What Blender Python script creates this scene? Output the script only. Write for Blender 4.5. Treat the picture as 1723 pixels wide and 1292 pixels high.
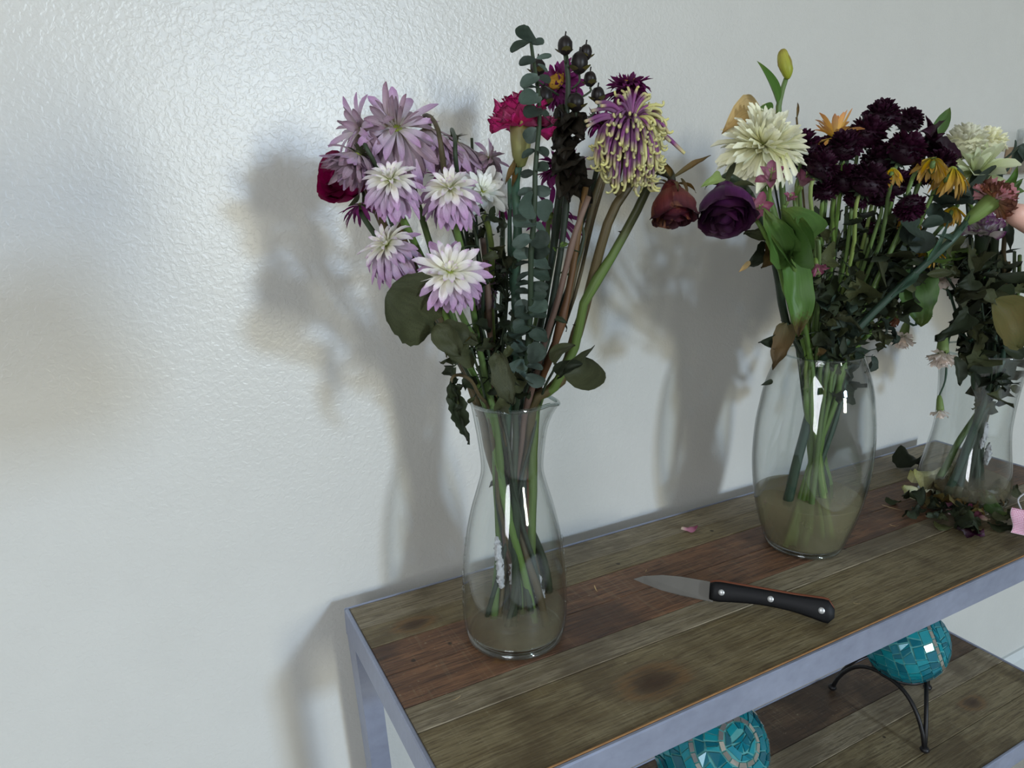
import bpy, math, random
from mathutils import Vector, Matrix, noise
C = bpy.context.scene
for o in list(bpy.data.objects): bpy.data.objects.remove(o)
TH = 0.70                                   # table height
PI = math.pi
# ------------------------------------------------------------ camera
CAMP = Vector((-0.14658, -0.65300, 0.41499 + TH))
def _rot(rx, ry, rz):
    return Matrix.Rotation(rz, 3, 'Z') @ Matrix.Rotation(ry, 3, 'Y') @ Matrix.Rotation(rx, 3, 'X')
CR = _rot(1.305158, 0.0175623, -0.4892616)
FPX = 1181.76
cam = bpy.data.cameras.new('camera'); cam.sensor_width = 36; cam.lens = 36 * FPX / 1723; cam.clip_start = 0.01
co = bpy.data.objects.new('camera', cam); C.collection.objects.link(co)
co.matrix_world = Matrix.Translation(CAMP) @ CR.to_4x4()
C.camera = co
RIGHT, UP, BACK = CR.col[0].copy(), CR.col[1].copy(), CR.col[2].copy()
# ------------------------------------------------------------ view, world, window light, added fill light
C.view_settings.view_transform = 'Standard'; C.view_settings.look = 'None'
C.view_settings.gamma = 1; C.view_settings.use_curve_mapping = False
C.view_settings.exposure = -0.07
w = bpy.data.worlds.new('world'); C.world = w; w.use_nodes = True
w.node_tree.nodes['Background'].inputs[0].default_value = (.55, .68, .85, 1)
w.node_tree.nodes['Background'].inputs[1].default_value = 0.6
def area(name, loc, target, sx, sy, power, col, spread=PI):
    l = bpy.data.lights.new(name, 'AREA'); l.shape = 'RECTANGLE'; l.size = sx; l.size_y = sy
    l.energy = power; l.color = col; l.spread = spread
    o = bpy.data.objects.new(name, l); C.collection.objects.link(o); o.location = loc
    o.rotation_euler = (Vector(target) - Vector(loc)).to_track_quat('-Z', 'Z').to_euler()
    return o
WY = -4.6
# garden light (lower) and sky light (higher) stand outside and enter through the window opening
area('window_daylight', (1.17, WY - 1.5, 1.38), (1.17, 0, 1.38), .45, .95, 106.0, (1.0, .97, .80))
area('window_daylight', (1.40, WY - 1.5, 2.58), (1.40, 0, 2.58), .45, 1.25, 585.0, (.54, .72, 1.0))
area('side_fill_light', (-1.44, -1.55, 1.40), (.9, -.9, 1.1), 1.2, 1.2, 36.0, (.90, .93, 1.0))  # added soft fill from the left, the wall there has no window

# ------------------------------------------------------------ helpers
def at(px, py, Y):
    d = CR @ Vector(((px - 861.5) / FPX, -(py - 646) / FPX, -1))
    return CAMP + d * ((Y - CAMP.y) / d.y)
def onz(px, py, z):
    d = CR @ Vector(((px - 861.5) / FPX, -(py - 646) / FPX, -1))
    return CAMP + d * ((z - CAMP.z) / d.z)
def mpp(P): return -(CR.transposed() @ (Vector(P) - CAMP)).z / FPX      # metres per pixel
def proj(P):
    c = CR.transposed() @ (Vector(P) - CAMP)
    return (861.5 + FPX * c.x / -c.z, 646 - FPX * c.y / -c.z)
def face(fx, fy, fz): return (RIGHT * fx + UP * fy + BACK * fz).normalized()
col = C.collection
class MB:
    def __init__(s): s.v = []; s.f = []; s.uv = []; s.mi = []
    def add(s, v, f, uv=None, mi=0):
        n = len(s.v); s.v += [tuple(a) for a in v]; s.f += [tuple(i + n for i in q) for q in f]
        s.uv += uv if uv else [(a[0], a[1]) for a in v]; s.mi += [mi] * len(f)
        return s
    def mesh(s, name, mats, smooth=True):
        m = bpy.data.meshes.new(name); m.from_pydata(s.v, [], s.f)
        if not isinstance(mats, (list, tuple)): mats = [mats]
        for a in mats: m.materials.append(a)
        u = m.uv_layers.new(name='UVMap')
        li = [0] * len(m.loops); m.loops.foreach_get('vertex_index', li)
        fl = []
        for i in li: fl += s.uv[i]
        u.data.foreach_set('uv', fl)
        m.polygons.foreach_set('use_smooth', [smooth] * len(s.f))
        if any(s.mi): m.polygons.foreach_set('material_index', s.mi)
        m.update(); return m
    def build(s, name, mats, parent=None, smooth=True, loc=None):
        return obj(name, s.mesh(name, mats, smooth), parent, Matrix.Translation(loc) if loc is not None else None)
def obj(name, mesh, parent=None, mat=None):
    o = bpy.data.objects.new(name, mesh); col.objects.link(o)
    if parent: o.parent = parent
    if mat is not None: o.matrix_basis = mat
    return o
def tag(o, label=None, cat=None, group=None, kind=None):
    if label: o['label'] = label
    if cat: o['category'] = cat
    if group: o['group'] = group
    if kind: o['kind'] = kind
    return o
def thing(name, label, cat, loc, group=None):
    o = bpy.data.objects.new(name, None); col.objects.link(o); o.location = loc; o.empty_display_size = .02
    return tag(o, label, cat, group)
def frame(Y, Z):
    Y = Y.normalized(); X = Y.cross(Z)
    if X.length < 1e-4: X = Y.orthogonal()
    X.normalize(); Z = X.cross(Y)
    return Matrix((X, Y, Z)).transposed()
def pmat(pos, d, n, s, sx=1):
    return Matrix.Translation(pos) @ frame(d, n).to_4x4() @ Matrix.Diagonal((s * sx, s, s, 1))
def box(mb, a, b, bev=0, mi=0):
    (x0, y0, z0), (x1, y1, z1) = a, b
    if bev <= 0:
        v = [(x, y, z) for z in (z0, z1) for y in (y0, y1) for x in (x0, x1)]
        mb.add(v, [(0, 2, 3, 1), (4, 5, 7, 6), (0, 1, 5, 4), (2, 6, 7, 3), (0, 4, 6, 2), (1, 3, 7, 5)], mi=mi); return mb
    c = [(a[i] + b[i]) / 2 for i in range(3)]; h = [(b[i] - a[i]) / 2 for i in range(3)]
    v = []; idx = {}
    for sx in (-1, 1):
        for sy in (-1, 1):
            for sz in (-1, 1):
                for ax in range(3):
                    p = [c[i] + (sx, sy, sz)[i] * (h[i] - (0 if i == ax else bev)) for i in range(3)]
                    idx[(sx, sy, sz, ax)] = len(v); v.append(tuple(p))
    f = []
    for ax in range(3):
        o1, o2 = [i for i in range(3) if i != ax]
        for s in (-1, 1):
            q = []
            for (p1, p2) in ((-1, -1), (1, -1), (1, 1), (-1, 1)):
                k = [0, 0, 0]; k[ax] = s; k[o1] = p1; k[o2] = p2; q.append(idx[(*k, ax)])
            if (s > 0) != (ax != 1): q.reverse()
            f.append(tuple(q))
    for ax in range(3):                                            # edges along ax
        o1, o2 = [i for i in range(3) if i != ax]
        for s1 in (-1, 1):
            for s2 in (-1, 1):
                k0 = [0] * 3; k1 = [0] * 3; k0[ax] = -1; k1[ax] = 1
                for k in (k0, k1): k[o1] = s1; k[o2] = s2
                f.append((idx[(*k0, o1)], idx[(*k1, o1)], idx[(*k1, o2)], idx[(*k0, o2)]))
    for sx in (-1, 1):
        for sy in (-1, 1):
            for sz in (-1, 1): f.append(tuple(idx[(sx, sy, sz, a)] for a in range(3)))
    mb.add(v, f, mi=mi); return mb
def catmull(P, n):
    P = [Vector(p) for p in P]
    if len(P) < 3: return [P[0].lerp(P[-1], i / n) for i in range(n + 1)]
    Q = [P[0] * 2 - P[1]] + P + [P[-1] * 2 - P[-2]]; out = []
    m = len(P) - 1
    for i in range(n + 1):
        t = i / n * m; k = min(int(t), m - 1); u = t - k
        a, b, c, d = Q[k:k + 4]
        out.append(.5 * ((2 * b) + (c - a) * u + (2 * a - 5 * b + 4 * c - d) * u * u + (3 * b - a - 3 * c + d) * u ** 3))
    return out
def tube(mb, P, r, n=7, off=None, mi=0, cap=True):
    off = off or Vector((0, 0, 0)); v = []; f = []; uv = []
    T = [(P[min(i + 1, len(P) - 1)] - P[max(i - 1, 0)]).normalized() for i in range(len(P))]
    N = T[0].orthogonal().normalized(); L = 0
    for i, p in enumerate(P):
        N = (N - T[i] * N.dot(T[i])).normalized(); B = T[i].cross(N)
        rr = r[i] if isinstance(r, (list, tuple)) else r
        if i: L += (P[i] - P[i - 1]).length
        for k in range(n):
            a = 2 * PI * k / n
            v.append(tuple(p - off + (N * math.cos(a) + B * math.sin(a)) * rr)); uv.append((k / n, L * 10))
        if i:
            for k in range(n):
                a0 = (i - 1) * n + k; a1 = (i - 1) * n + (k + 1) % n
                f.append((a0, a1, a1 + n, a0 + n))
    if cap: f.append(tuple(range(n - 1, -1, -1))); f.append(tuple(range(len(v) - n, len(v))))
    mb.add(v, f, uv, mi); return mb
def ellipsoid(mb, c, rx, ry, rz, nu=10, nv=7, M=None, mi=0, wob=0, seed=0):
    v = []; f = []; uv = []
    for j in range(nv + 1):
        ph = PI * j / nv
        for i in range(nu):
            th = 2 * PI * i / nu
            p = Vector((rx * math.sin(ph) * math.cos(th), ry * math.sin(ph) * math.sin(th), rz * math.cos(ph)))
            if wob: p *= 1 + wob * noise.noise(p.normalized() * 2.3 + Vector((seed, seed * 2, 0)))
            if M: p = M @ p
            v.append(tuple(p + Vector(c))); uv.append((i / nu, j / nv))
    for j in range(nv):
        for i in range(nu):
            a = j * nu + i; b = j * nu + (i + 1) % nu; f.append((a, a + nu, b + nu, b))
    mb.add(v, f, uv, mi); return mb
def lathe(mb, prof, n=48, c=(0, 0, 0), fn=None, closed=False, mi=0):
    v = []; f = []; uv = []
    for j, (r, z) in enumerate(prof):
        for i in range(n):
            a = 2 * PI * i / n; rr = r
            dz = 0
            if fn: rr, dz = fn(a, r, z)
            v.append((c[0] + rr * math.cos(a), c[1] + rr * math.sin(a), c[2] + z + dz)); uv.append((i / n, j / len(prof)))
    m = len(prof)
    for j in range(m if closed else m - 1):
        for i in range(n):
            a = j * n + i; b = j * n + (i + 1) % n; c2 = ((j + 1) % m) * n + (i + 1) % n; d = ((j + 1) % m) * n + i
            f.append((a, b, c2, d))
    mb.add(v, f, uv, mi); return mb

# ------------------------------------------------------------ materials
def lin(*c):
    c = [x / 255 for x in c]
    return tuple((x / 12.92 if x <= .04045 else ((x + .055) / 1.055) ** 2.4) for x in c) + (1,)
class NT:
    def __init__(s, name):
        s.m = bpy.data.materials.new(name); s.m.use_nodes = True; s.t = s.m.node_tree
        s.t.nodes.clear(); s.out = s.t.nodes.new('ShaderNodeOutputMaterial')
    def n(s, ty, **k):
        a = s.t.nodes.new(ty)
        for q, v in k.items():
            if q in ('ins',):
                for i, x in v.items():
                    if isinstance(x, bpy.types.NodeSocket): s.t.links.new(x, a.inputs[i])
                    else: a.inputs[i].default_value = x
            else: setattr(a, q, v)
        return a
    def l(s, a, b): s.t.links.new(a, b)
    def mix(s, f, a, b, bt='MIX'):
        x = s.n('ShaderNodeMix', data_type='RGBA', blend_type=bt)
        for i, v in ((0, f), (6, a), (7, b)):
            if isinstance(v, bpy.types.NodeSocket): s.l(v, x.inputs[i])
            else: x.inputs[i].default_value = v
        return x.outputs[2]
    def math(s, op, a, b=0, c=0):
        x = s.n('ShaderNodeMath', operation=op)
        for i, v in enumerate((a, b, c)):
            if isinstance(v, bpy.types.NodeSocket): s.l(v, x.inputs[i])
            else: x.inputs[i].default_value = v
        return x.outputs[0]
    def noise(s, vec, scale, detail=3, rough=.5, dist=0):
        x = s.n('ShaderNodeTexNoise'); x.inputs['Scale'].default_value = scale; x.inputs['Detail'].default_value = detail
        x.inputs['Roughness'].default_value = rough; x.inputs['Distortion'].default_value = dist
        if vec: s.l(vec, x.inputs['Vector'])
        return x
    def ramp(s, f, stops):
        x = s.n('ShaderNodeValToRGB'); e = x.color_ramp.elements
        while len(e) < len(stops): e.new(.5)
        for i, (p, c) in enumerate(stops): e[i].position = p; e[i].color = c if len(c) == 4 else (*c, 1)
        s.l(f, x.inputs[0]); return x.outputs[0]
    def bsdf(s, colr, rough=.5, metal=0, spec=.5, bump=None, bstr=.3, bdist=.001):
        p = s.n('ShaderNodeBsdfPrincipled')
        for k, v in (('Base Color', colr), ('Roughness', rough), ('Metallic', metal), ('Specular IOR Level', spec)):
            if isinstance(v, bpy.types.NodeSocket): s.l(v, p.inputs[k])
            else: p.inputs[k].default_value = v
        if bump is not None:
            b = s.n('ShaderNodeBump'); b.inputs['Strength'].default_value = bstr; b.inputs['Distance'].default_value = bdist
            s.l(bump, b.inputs['Height']); s.l(b.outputs[0], p.inputs['Normal'])
        return p
    def done(s, sh): s.l(sh, s.out.inputs[0]); return s.m
G4 = lambda g: (g, g, g, 1)
def organic(name, stops, rough=.6, trans=.25, streak=.25, spec=.25, mottle=None, mscale=30, crossv=0):
    """petal / leaf material: colour along the length (UV v), streaks along it, variation per object"""
    t = NT(name); uv = t.n('ShaderNodeUVMap'); sp = t.n('ShaderNodeSeparateXYZ'); t.l(uv.outputs[0], sp.inputs[0])
    oi = t.n('ShaderNodeObjectInfo'); rnd = oi.outputs['Random']
    tc = t.n('ShaderNodeTexCoord')
    nz = t.noise(tc.outputs['Object'], mscale, 3)
    v = t.math('ADD', sp.outputs[1], t.math('MULTIPLY', t.math('SUBTRACT', nz.outputs[0], .5), .35))
    c = t.ramp(v, stops)
    mp = t.n('ShaderNodeMapping'); mp.inputs['Scale'].default_value = (14, 1.2, 1); t.l(uv.outputs[0], mp.inputs[0])
    st = t.noise(mp.outputs[0], 1.6, 2)
    c = t.mix(streak, c, t.ramp(st.outputs[0], [(.3, G4(.35)), (.7, G4(1.0))]), 'MULTIPLY')
    if mottle:
        n2 = t.noise(tc.outputs['Object'], mscale * 2.2, 4, .6)
        c = t.mix(t.ramp(n2.outputs[0], [(.52, G4(0)), (.66, G4(1))]), c, mottle)
    hv = t.n('ShaderNodeHueSaturation'); t.l(c, hv.inputs['Color'])
    t.l(t.math('ADD', t.math('MULTIPLY', rnd, .30), .85), hv.inputs['Value'])
    t.l(t.math('ADD', t.math('MULTIPLY', rnd, .2), .9), hv.inputs['Saturation'])
    c = hv.outputs[0]
    p = t.bsdf(c, rough, 0, spec, st.outputs[0], .25, .0006)
    tr = t.n('ShaderNodeBsdfTranslucent'); t.l(c, tr.inputs[0])
    m = t.n('ShaderNodeMixShader'); m.inputs[0].default_value = trans
    t.l(p.outputs[0], m.inputs[1]); t.l(tr.outputs[0], m.inputs[2])
    return t.done(m.outputs[0])
def simple(name, c, rough=.5, metal=0, spec=.5, nscale=0, c2=None, bstr=.2, bdist=.001):
    t = NT(name); tc = t.n('ShaderNodeTexCoord')
    nz = t.noise(tc.outputs['Object'], nscale or 20, 4)
    cc = t.mix(nz.outputs[0], c, c2 or tuple(x * .7 for x in c[:3]) + (1,))
    return t.done(t.bsdf(cc, rough, metal, spec, nz.outputs[0], bstr, bdist).outputs[0])
def wall_mat():
    t = NT('orange_peel_wall_paint'); tc = t.n('ShaderNodeTexCoord')
    n1 = t.noise(tc.outputs['Object'], 230, 2, .5, .5)
    n2 = t.noise(tc.outputs['Object'], 420, 2)
    n3 = t.noise(tc.outputs['Object'], 18, 2)
    h = t.math('ADD', t.math('MULTIPLY', t.ramp(n1.outputs[0], [(.40, G4(0)), (.62, G4(1))]), 1.0), t.math('MULTIPLY', n2.outputs[0], .25))
    h = t.math('ADD', h, t.math('MULTIPLY', n3.outputs[0], .6))
    c = t.mix(n3.outputs[0], lin(199, 197, 190), lin(205, 203, 196))
    p = t.bsdf(c, .37, 0, .85, h, .26, .0006)
    return t.done(p.outputs[0])
def wood_mat(name, a, b, dark, sheen=.5, knot=None, seed=0):
    t = NT(name); tc = t.n('ShaderNodeTexCoord')
    mp = t.n('ShaderNodeMapping'); mp.inputs['Scale'].default_value = (1.1, 17, 17); mp.inputs['Location'].default_value = (seed, seed * 3, 0)
    t.l(tc.outputs['Object'], mp.inputs[0])
    g = t.noise(mp.outputs[0], 7, 6, .62, .9)
    g2 = t.noise(mp.outputs[0], 28, 4, .6, .2)
    mp2 = t.n('ShaderNodeMapping'); mp2.inputs['Scale'].default_value = (60, 3, 3); mp2.inputs['Location'].default_value = (seed, 0, 0)
    t.l(tc.outputs['Object'], mp2.inputs[0])
    sc = t.noise(mp2.outputs[0], 6, 2)                                       # saw marks across the grain
    bl = t.noise(tc.outputs['Object'], 9, 4, .6)
    c = t.mix(t.ramp(g.outputs[0], [(.40, G4(0)), (.60, G4(1))]), a, b)
    sk = t.noise(tc.outputs['Object'], 240, 2); c = t.mix(t.ramp(sk.outputs[0], [(.66, G4(0)), (.74, G4(.30))]), c, lin(176, 166, 140))
    hl = t.n('ShaderNodeTexVoronoi'); hl.inputs['Scale'].default_value = 16; t.l(tc.outputs['Object'], hl.inputs['Vector'])
    c = t.mix(t.ramp(hl.outputs['Distance'], [(.03, G4(.9)), (.05, G4(0))]), c, lin(34, 26, 18))
    c = t.mix(t.ramp(g2.outputs[0], [(.48, G4(0)), (.64, G4(.8))]), c, dark)
    c = t.mix(t.math('MULTIPLY', t.ramp(sc.outputs[0], [(.56, G4(0)), (.66, G4(1))]), .12), c, lin(150, 140, 112))
    c = t.mix(t.ramp(bl.outputs[0], [(.50, G4(0)), (.62, G4(.65))]), c, dark)
    if knot:
        for (kx, ky, kr) in knot:
            vm = t.n('ShaderNodeVectorMath', operation='SUBTRACT'); t.l(tc.outputs['Object'], vm.inputs[0]); vm.inputs[1].default_value = (kx, ky, 0)
            sm = t.n('ShaderNodeVectorMath', operation='MULTIPLY'); t.l(vm.outputs[0], sm.inputs[0]); sm.inputs[1].default_value = (.55, 1, 0)
            ln = t.n('ShaderNodeVectorMath', operation='LENGTH'); t.l(sm.outputs[0], ln.inputs[0])
            d = t.math('ADD', ln.outputs['Value'], t.math('MULTIPLY', t.math('SUBTRACT', g.outputs[0], .5), kr * 1.1))
            c = t.mix(t.ramp(t.math('DIVIDE', d, kr), [(.15, G4(.9)), (1, G4(0))]), c, lin(60, 38, 22))
            c = t.mix(t.ramp(t.math('ABSOLUTE', t.math('SUBTRACT', t.math('DIVIDE', d, kr), .55)), [(.0, G4(.35)), (.2, G4(0))]), c, lin(140, 100, 56))
    h = t.math('ADD', g.outputs[0], t.math('MULTIPLY', g2.outputs[0], .6))
    return t.done(t.bsdf(c, sheen, 0, .4, h, .6, .0013).outputs[0])
def steel_mat():
    t = NT('brushed_grey_steel'); tc = t.n('ShaderNodeTexCoord')
    n1 = t.noise(tc.outputs['Object'], 14, 5, .6)
    mp = t.n('ShaderNodeMapping'); mp.inputs['Scale'].default_value = (6, 60, 9); t.l(tc.outputs['Object'], mp.inputs[0])
    n2 = t.noise(mp.outputs[0], 12, 4)
    c = t.mix(n1.outputs[0], lin(136, 142, 162), lin(184, 190, 210))
    c = t.mix(t.math('MULTIPLY', n2.outputs[0], .35), c, lin(88, 90, 100))
    return t.done(t.bsdf(c, .42, .55, .5, n2.outputs[0], .15, .0005).outputs[0])
def glass_mat(name='clear_glass', tint=(.965, .975, .97), edge=(.30, .36, .36), base=.055, powr=4.0, rough=.015):
    t = NT(name); lw = t.n('ShaderNodeLayerWeight'); lw.inputs['Blend'].default_value = .5
    f = lw.outputs['Facing']
    e = t.math('POWER', f, 5.5)
    c = t.mix(e, (*tint, 1), (*edge, 1))
    tr = t.n('ShaderNodeBsdfTransparent'); t.l(c, tr.inputs[0])
    gl = t.n('ShaderNodeBsdfGlossy'); gl.inputs['Roughness'].default_value = rough; gl.inputs[0].default_value = (1, 1, 1, 1)
    m = t.n('ShaderNodeMixShader'); t.l(t.math('ADD', t.math('MULTIPLY', t.math('POWER', f, powr), .8), base), m.inputs[0])
    t.l(tr.outputs[0], m.inputs[1]); t.l(gl.outputs[0], m.inputs[2])
    return t.done(m.outputs[0])
def murky(name, c, op, rough=.2):
    t = NT(name); tc = t.n('ShaderNodeTexCoord'); nz = t.noise(tc.outputs['Object'], 25, 3)
    tr = t.n('ShaderNodeBsdfTransparent'); tr.inputs[0].default_value = (.93, .92, .86, 1)
    df = t.n('ShaderNodeBsdfPrincipled'); df.inputs['Base Color'].default_value = c; df.inputs['Roughness'].default_value = rough
    df.inputs['Specular IOR Level'].default_value = .3
    tl = t.n('ShaderNodeBsdfTranslucent'); tl.inputs[0].default_value = c
    m0 = t.n('ShaderNodeMixShader'); m0.inputs[0].default_value = .5; t.l(df.outputs[0], m0.inputs[1]); t.l(tl.outputs[0], m0.inputs[2])
    m = t.n('ShaderNodeMixShader'); t.l(t.math('ADD', t.math('MULTIPLY', nz.outputs[0], .15), op - .07), m.inputs[0])
    t.l(tr.outputs[0], m.inputs[1]); t.l(m0.outputs[0], m.inputs[2])
    return t.done(m.outputs[0])
M = {}
M['wall'] = wall_mat()
M['wall_far'] = simple('room_wall_paint', lin(222, 224, 222), .7, c2=lin(214, 216, 214))
M['trim'] = simple('white_trim_paint', lin(205, 208, 205), .4, c2=lin(195, 198, 196))
M['ceiling'] = simple('ceiling_paint', lin(215, 215, 210), .8, c2=lin(205, 205, 202))
M['floor'] = simple('light_carpet', lin(188, 182, 170), .95, nscale=300, bstr=.5)
M['steel'] = steel_mat()
WG = [('olive', lin(132, 120, 90), lin(112, 98, 68), lin(78, 64, 42)), ('red', lin(128, 92, 66), lin(96, 68, 50), lin(58, 42, 34)),
      ('grey', lin(142, 131, 108), lin(120, 108, 84), lin(84, 72, 54))]
M['glass'] = glass_mat()
M['glass_edge'] = glass_mat('glass_edge', (.80, .86, .86), (.22, .28, .29), .12, 2.2)
M['tube_glass'] = glass_mat('tube_glass')
M['water_tan'] = murky('cloudy_tan_water', lin(190, 178, 150), .34)
M['water_green'] = murky('cloudy_green_water', lin(196, 186, 152), .42)
M['lil_in'] = organic('petal_white_to_lilac', [(0, lin(206, 212, 150)), (.25, lin(238, 236, 208)), (.8, lin(240, 232, 232)), (1, lin(214, 182, 210))], streak=.15)
M['lil'] = organic('petal_lilac', [(0, lin(222, 214, 198)), (.35, lin(222, 206, 218)), (.8, lin(198, 164, 196)), (1, lin(186, 146, 184))], streak=.35)
M['lil_old'] = organic('petal_faded_lilac', [(0, lin(176, 164, 126)), (.3, lin(196, 176, 182)), (.8, lin(180, 152, 168)), (1, lin(150, 118, 132))], streak=.45)
M['brown_petal'] = organic('petal_browned', [(0, lin(150, 130, 80)), (1, lin(140, 96, 66))], streak=.3)
M['white'] = organic('petal_white', [(0, lin(226, 228, 170)), (.25, lin(244, 246, 232)), (1, lin(250, 250, 246))], streak=.1)
M['cream'] = organic('petal_cream', [(0, lin(190, 190, 120)), (.3, lin(232, 230, 186)), (1, lin(248, 246, 222))], streak=.12)
M['palegreen'] = organic('petal_pale_green', [(0, lin(170, 180, 120)), (.5, lin(214, 222, 176)), (1, lin(224, 228, 196))], streak=.15)
M['magenta'] = organic('petal_magenta', [(0, lin(205, 185, 190)), (.2, lin(150, 60, 128)), (1, lin(118, 34, 100))], streak=.35)
M['plum'] = organic('petal_dark_plum', [(0, lin(90, 50, 56)), (.3, lin(96, 30, 74)), (1, lin(124, 44, 104))], streak=.4)
M['burgundy'] = organic('petal_burgundy', [(0, lin(30, 9, 19)), (.5, lin(40, 12, 29)), (1, lin(58, 21, 43))], .5, .1, .35, .2)
M['rose_pink'] = organic('rose_crimson', [(0, lin(110, 14, 58)), (.6, lin(158, 26, 88)), (1, lin(112, 14, 56))], .5, .15, .35, .2)
M['rose_red'] = organic('rose_dried_red', [(0, lin(132, 76, 56)), (.45, lin(110, 50, 45)), (.8, lin(84, 33, 39)), (1, lin(52, 20, 30))], .6, .08, .45, .2, mottle=lin(128, 80, 54))
M['rose_purple'] = organic('rose_purple', [(0, lin(58, 24, 56)), (.6, lin(78, 31, 78)), (1, lin(56, 27, 46))], .5, .12, .35, .2)
M['hotpink'] = organic('carnation_hot_pink', [(0, lin(150, 60, 90)), (.4, lin(226, 84, 150)), (.88, lin(222, 76, 144)), (.98, lin(130, 34, 70)), (1, lin(110, 30, 60))], .6, .3, .2)
M['salmon'] = organic('carnation_rusty_salmon', [(0, lin(180, 140, 112)), (.5, lin(176, 132, 102)), (.85, lin(150, 100, 76)), (1, lin(104, 56, 46))], .7, .2, .3)
M['pink'] = organic('petal_soft_pink', [(0, lin(228, 190, 186)), (1, lin(232, 160, 168))], .6, .3, .15)
M['blush'] = organic('carnation_blush', [(0, lin(226, 224, 190)), (.4, lin(240, 232, 220)), (1, lin(244, 228, 216))], .6, .3, .15)
M['edge_purple'] = organic('carnation_white_purple_edge', [(0, lin(225, 225, 205)), (.75, lin(232, 222, 222)), (.95, lin(150, 90, 140)), (1, lin(120, 60, 120))], .6, .3, .1)
M['alstro'] = organic('petal_alstroemeria_pink', [(0, lin(206, 190, 164)), (.3, lin(190, 130, 148)), (1, lin(140, 66, 96))], .5, .25, .4)
M['spider'] = organic('petal_purple_yellow_tip', [(0, lin(196, 190, 120)), (.12, lin(165, 110, 150)), (.62, lin(140, 84, 132)), (.80, lin(216, 208, 150)), (1, lin(226, 220, 150))], streak=.2)
M['spider_y'] = organic('petal_pale_yellow', [(0, lin(200, 194, 110)), (1, lin(230, 224, 160))], streak=.15)
M['yellow'] = organic('petal_yellow', [(0, lin(180, 164, 30)), (.5, lin(206, 164, 54)), (1, lin(172, 130, 66))], streak=.2)
M['apricot'] = organic('petal_apricot', [(0, lin(200, 180, 60)), (.3, lin(236, 196, 110)), (1, lin(226, 160, 110))], streak=.2)
M['disc'] = simple('yellow_disc', lin(196, 150, 30), .8, nscale=300, c2=lin(120, 80, 16), bstr=.8)
M['disc_green'] = simple('green_disc', lin(150, 160, 60), .8, nscale=300, c2=lin(90, 100, 30), bstr=.8)
M['stem_green'] = organic('stem_green', [(0, lin(104, 130, 66)), (1, lin(92, 118, 58))], .45, .05, .3, .4)
M['stem_pale'] = organic('stem_pale_green', [(0, lin(140, 156, 92)), (1, lin(120, 138, 78))], .45, .05, .25, .4)
M['stem_dark'] = organic('stem_dark_green', [(0, lin(58, 70, 48)), (1, lin(44, 56, 40))], .5, .05, .35, .35)
M['stem_blue'] = organic('stem_blue_green', [(0, lin(62, 88, 70)), (1, lin(48, 72, 56))], .45, .05, .3, .4)
M['stem_brown'] = organic('stem_brown', [(0, lin(104, 88, 58)), (1, lin(84, 72, 44))], .55, .03, .4, .35, mottle=lin(66, 60, 36))
M['stem_rose'] = organic('rose_stem', [(0, lin(62, 58, 40)), (.75, lin(74, 80, 44)), (1, lin(88, 108, 52))], .5, .03, .35, .35)
M['stem_ochre'] = organic('stem_ochre', [(0, lin(132, 98, 50)), (1, lin(104, 68, 38))], .5, .03, .4, .35)
M['stem_red'] = organic('stem_reddish', [(0, lin(136, 108, 90)), (1, lin(112, 84, 70))], .5, .03, .45, .35)
M['leaf_dark'] = organic('leaf_dark', [(0, lin(48, 56, 34)), (1, lin(37, 44, 29))], .6, .12, .35, .25, mottle=lin(36, 40, 26))
M['leaf_olive'] = organic('leaf_olive', [(0, lin(78, 82, 52)), (1, lin(64, 68, 44))], .6, .15, .4, .25, mottle=lin(54, 54, 32))
M['leaf_green'] = organic('leaf_fresh_green', [(0, lin(88, 122, 58)), (.7, lin(78, 112, 50)), (1, lin(100, 118, 54))], .45, .22, .35, .35)
M['leaf_tip'] = organic('leaf_green_brown_tip', [(0, lin(84, 122, 54)), (.70, lin(80, 116, 48)), (.86, lin(84, 70, 34)), (1, lin(62, 46, 28))], .45, .22, .35, .35)
M['leaf_brown'] = organic('leaf_dead_brown', [(0, lin(92, 84, 50)), (.5, lin(104, 80, 42)), (1, lin(74, 60, 34))], .65, .15, .35, .3)
M['leaf_tan'] = organic('leaf_dry_tan', [(0, lin(210, 186, 140)), (1, lin(196, 166, 116))], .65, .3, .3, .3)
M['leaf_yellow'] = organic('leaf_yellowed', [(0, lin(96, 94, 46)), (.5, lin(106, 96, 48)), (1, lin(80, 84, 42))], .6, .2, .3, .3, mottle=lin(104, 84, 40))
M['euca'] = organic('eucalyptus_leaf', [(0, lin(98, 112, 102)), (.3, lin(70, 84, 74)), (1, lin(60, 74, 63))], .6, .08, .3, .3, mottle=lin(98, 114, 104), mscale=80)
M['euca_dark'] = organic('eucalyptus_leaf_dark', [(0, lin(58, 70, 60)), (1, lin(44, 56, 46))], .6, .08, .3, .3, mottle=lin(64, 78, 66), mscale=80)
M['calyx'] = organic('calyx_yellow_green', [(0, lin(120, 126, 60)), (.6, lin(150, 146, 84)), (1, lin(160, 130, 80))], .5, .05, .25, .3)
M['calyx_green'] = organic('calyx_green', [(0, lin(104, 130, 62)), (1, lin(124, 142, 78))], .5, .05, .25, .3)
M['berry'] = simple('dark_berry', lin(34, 26, 25), .42, nscale=60, c2=lin(22, 18, 17), spec=.3)
M['leaf_black'] = organic('leaf_nearly_black', [(0, lin(50, 46, 34)), (1, lin(38, 36, 28))], .65, .08, .35, .2, mottle=lin(58, 40, 34))
M['bud'] = organic('lily_bud', [(0, lin(140, 110, 60)), (.3, lin(176, 172, 84)), (1, lin(150, 160, 60))], .45, .15, .35)
M['bulrush'] = simple('dried_brown', lin(64, 52, 38), .8, nscale=90)
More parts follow.
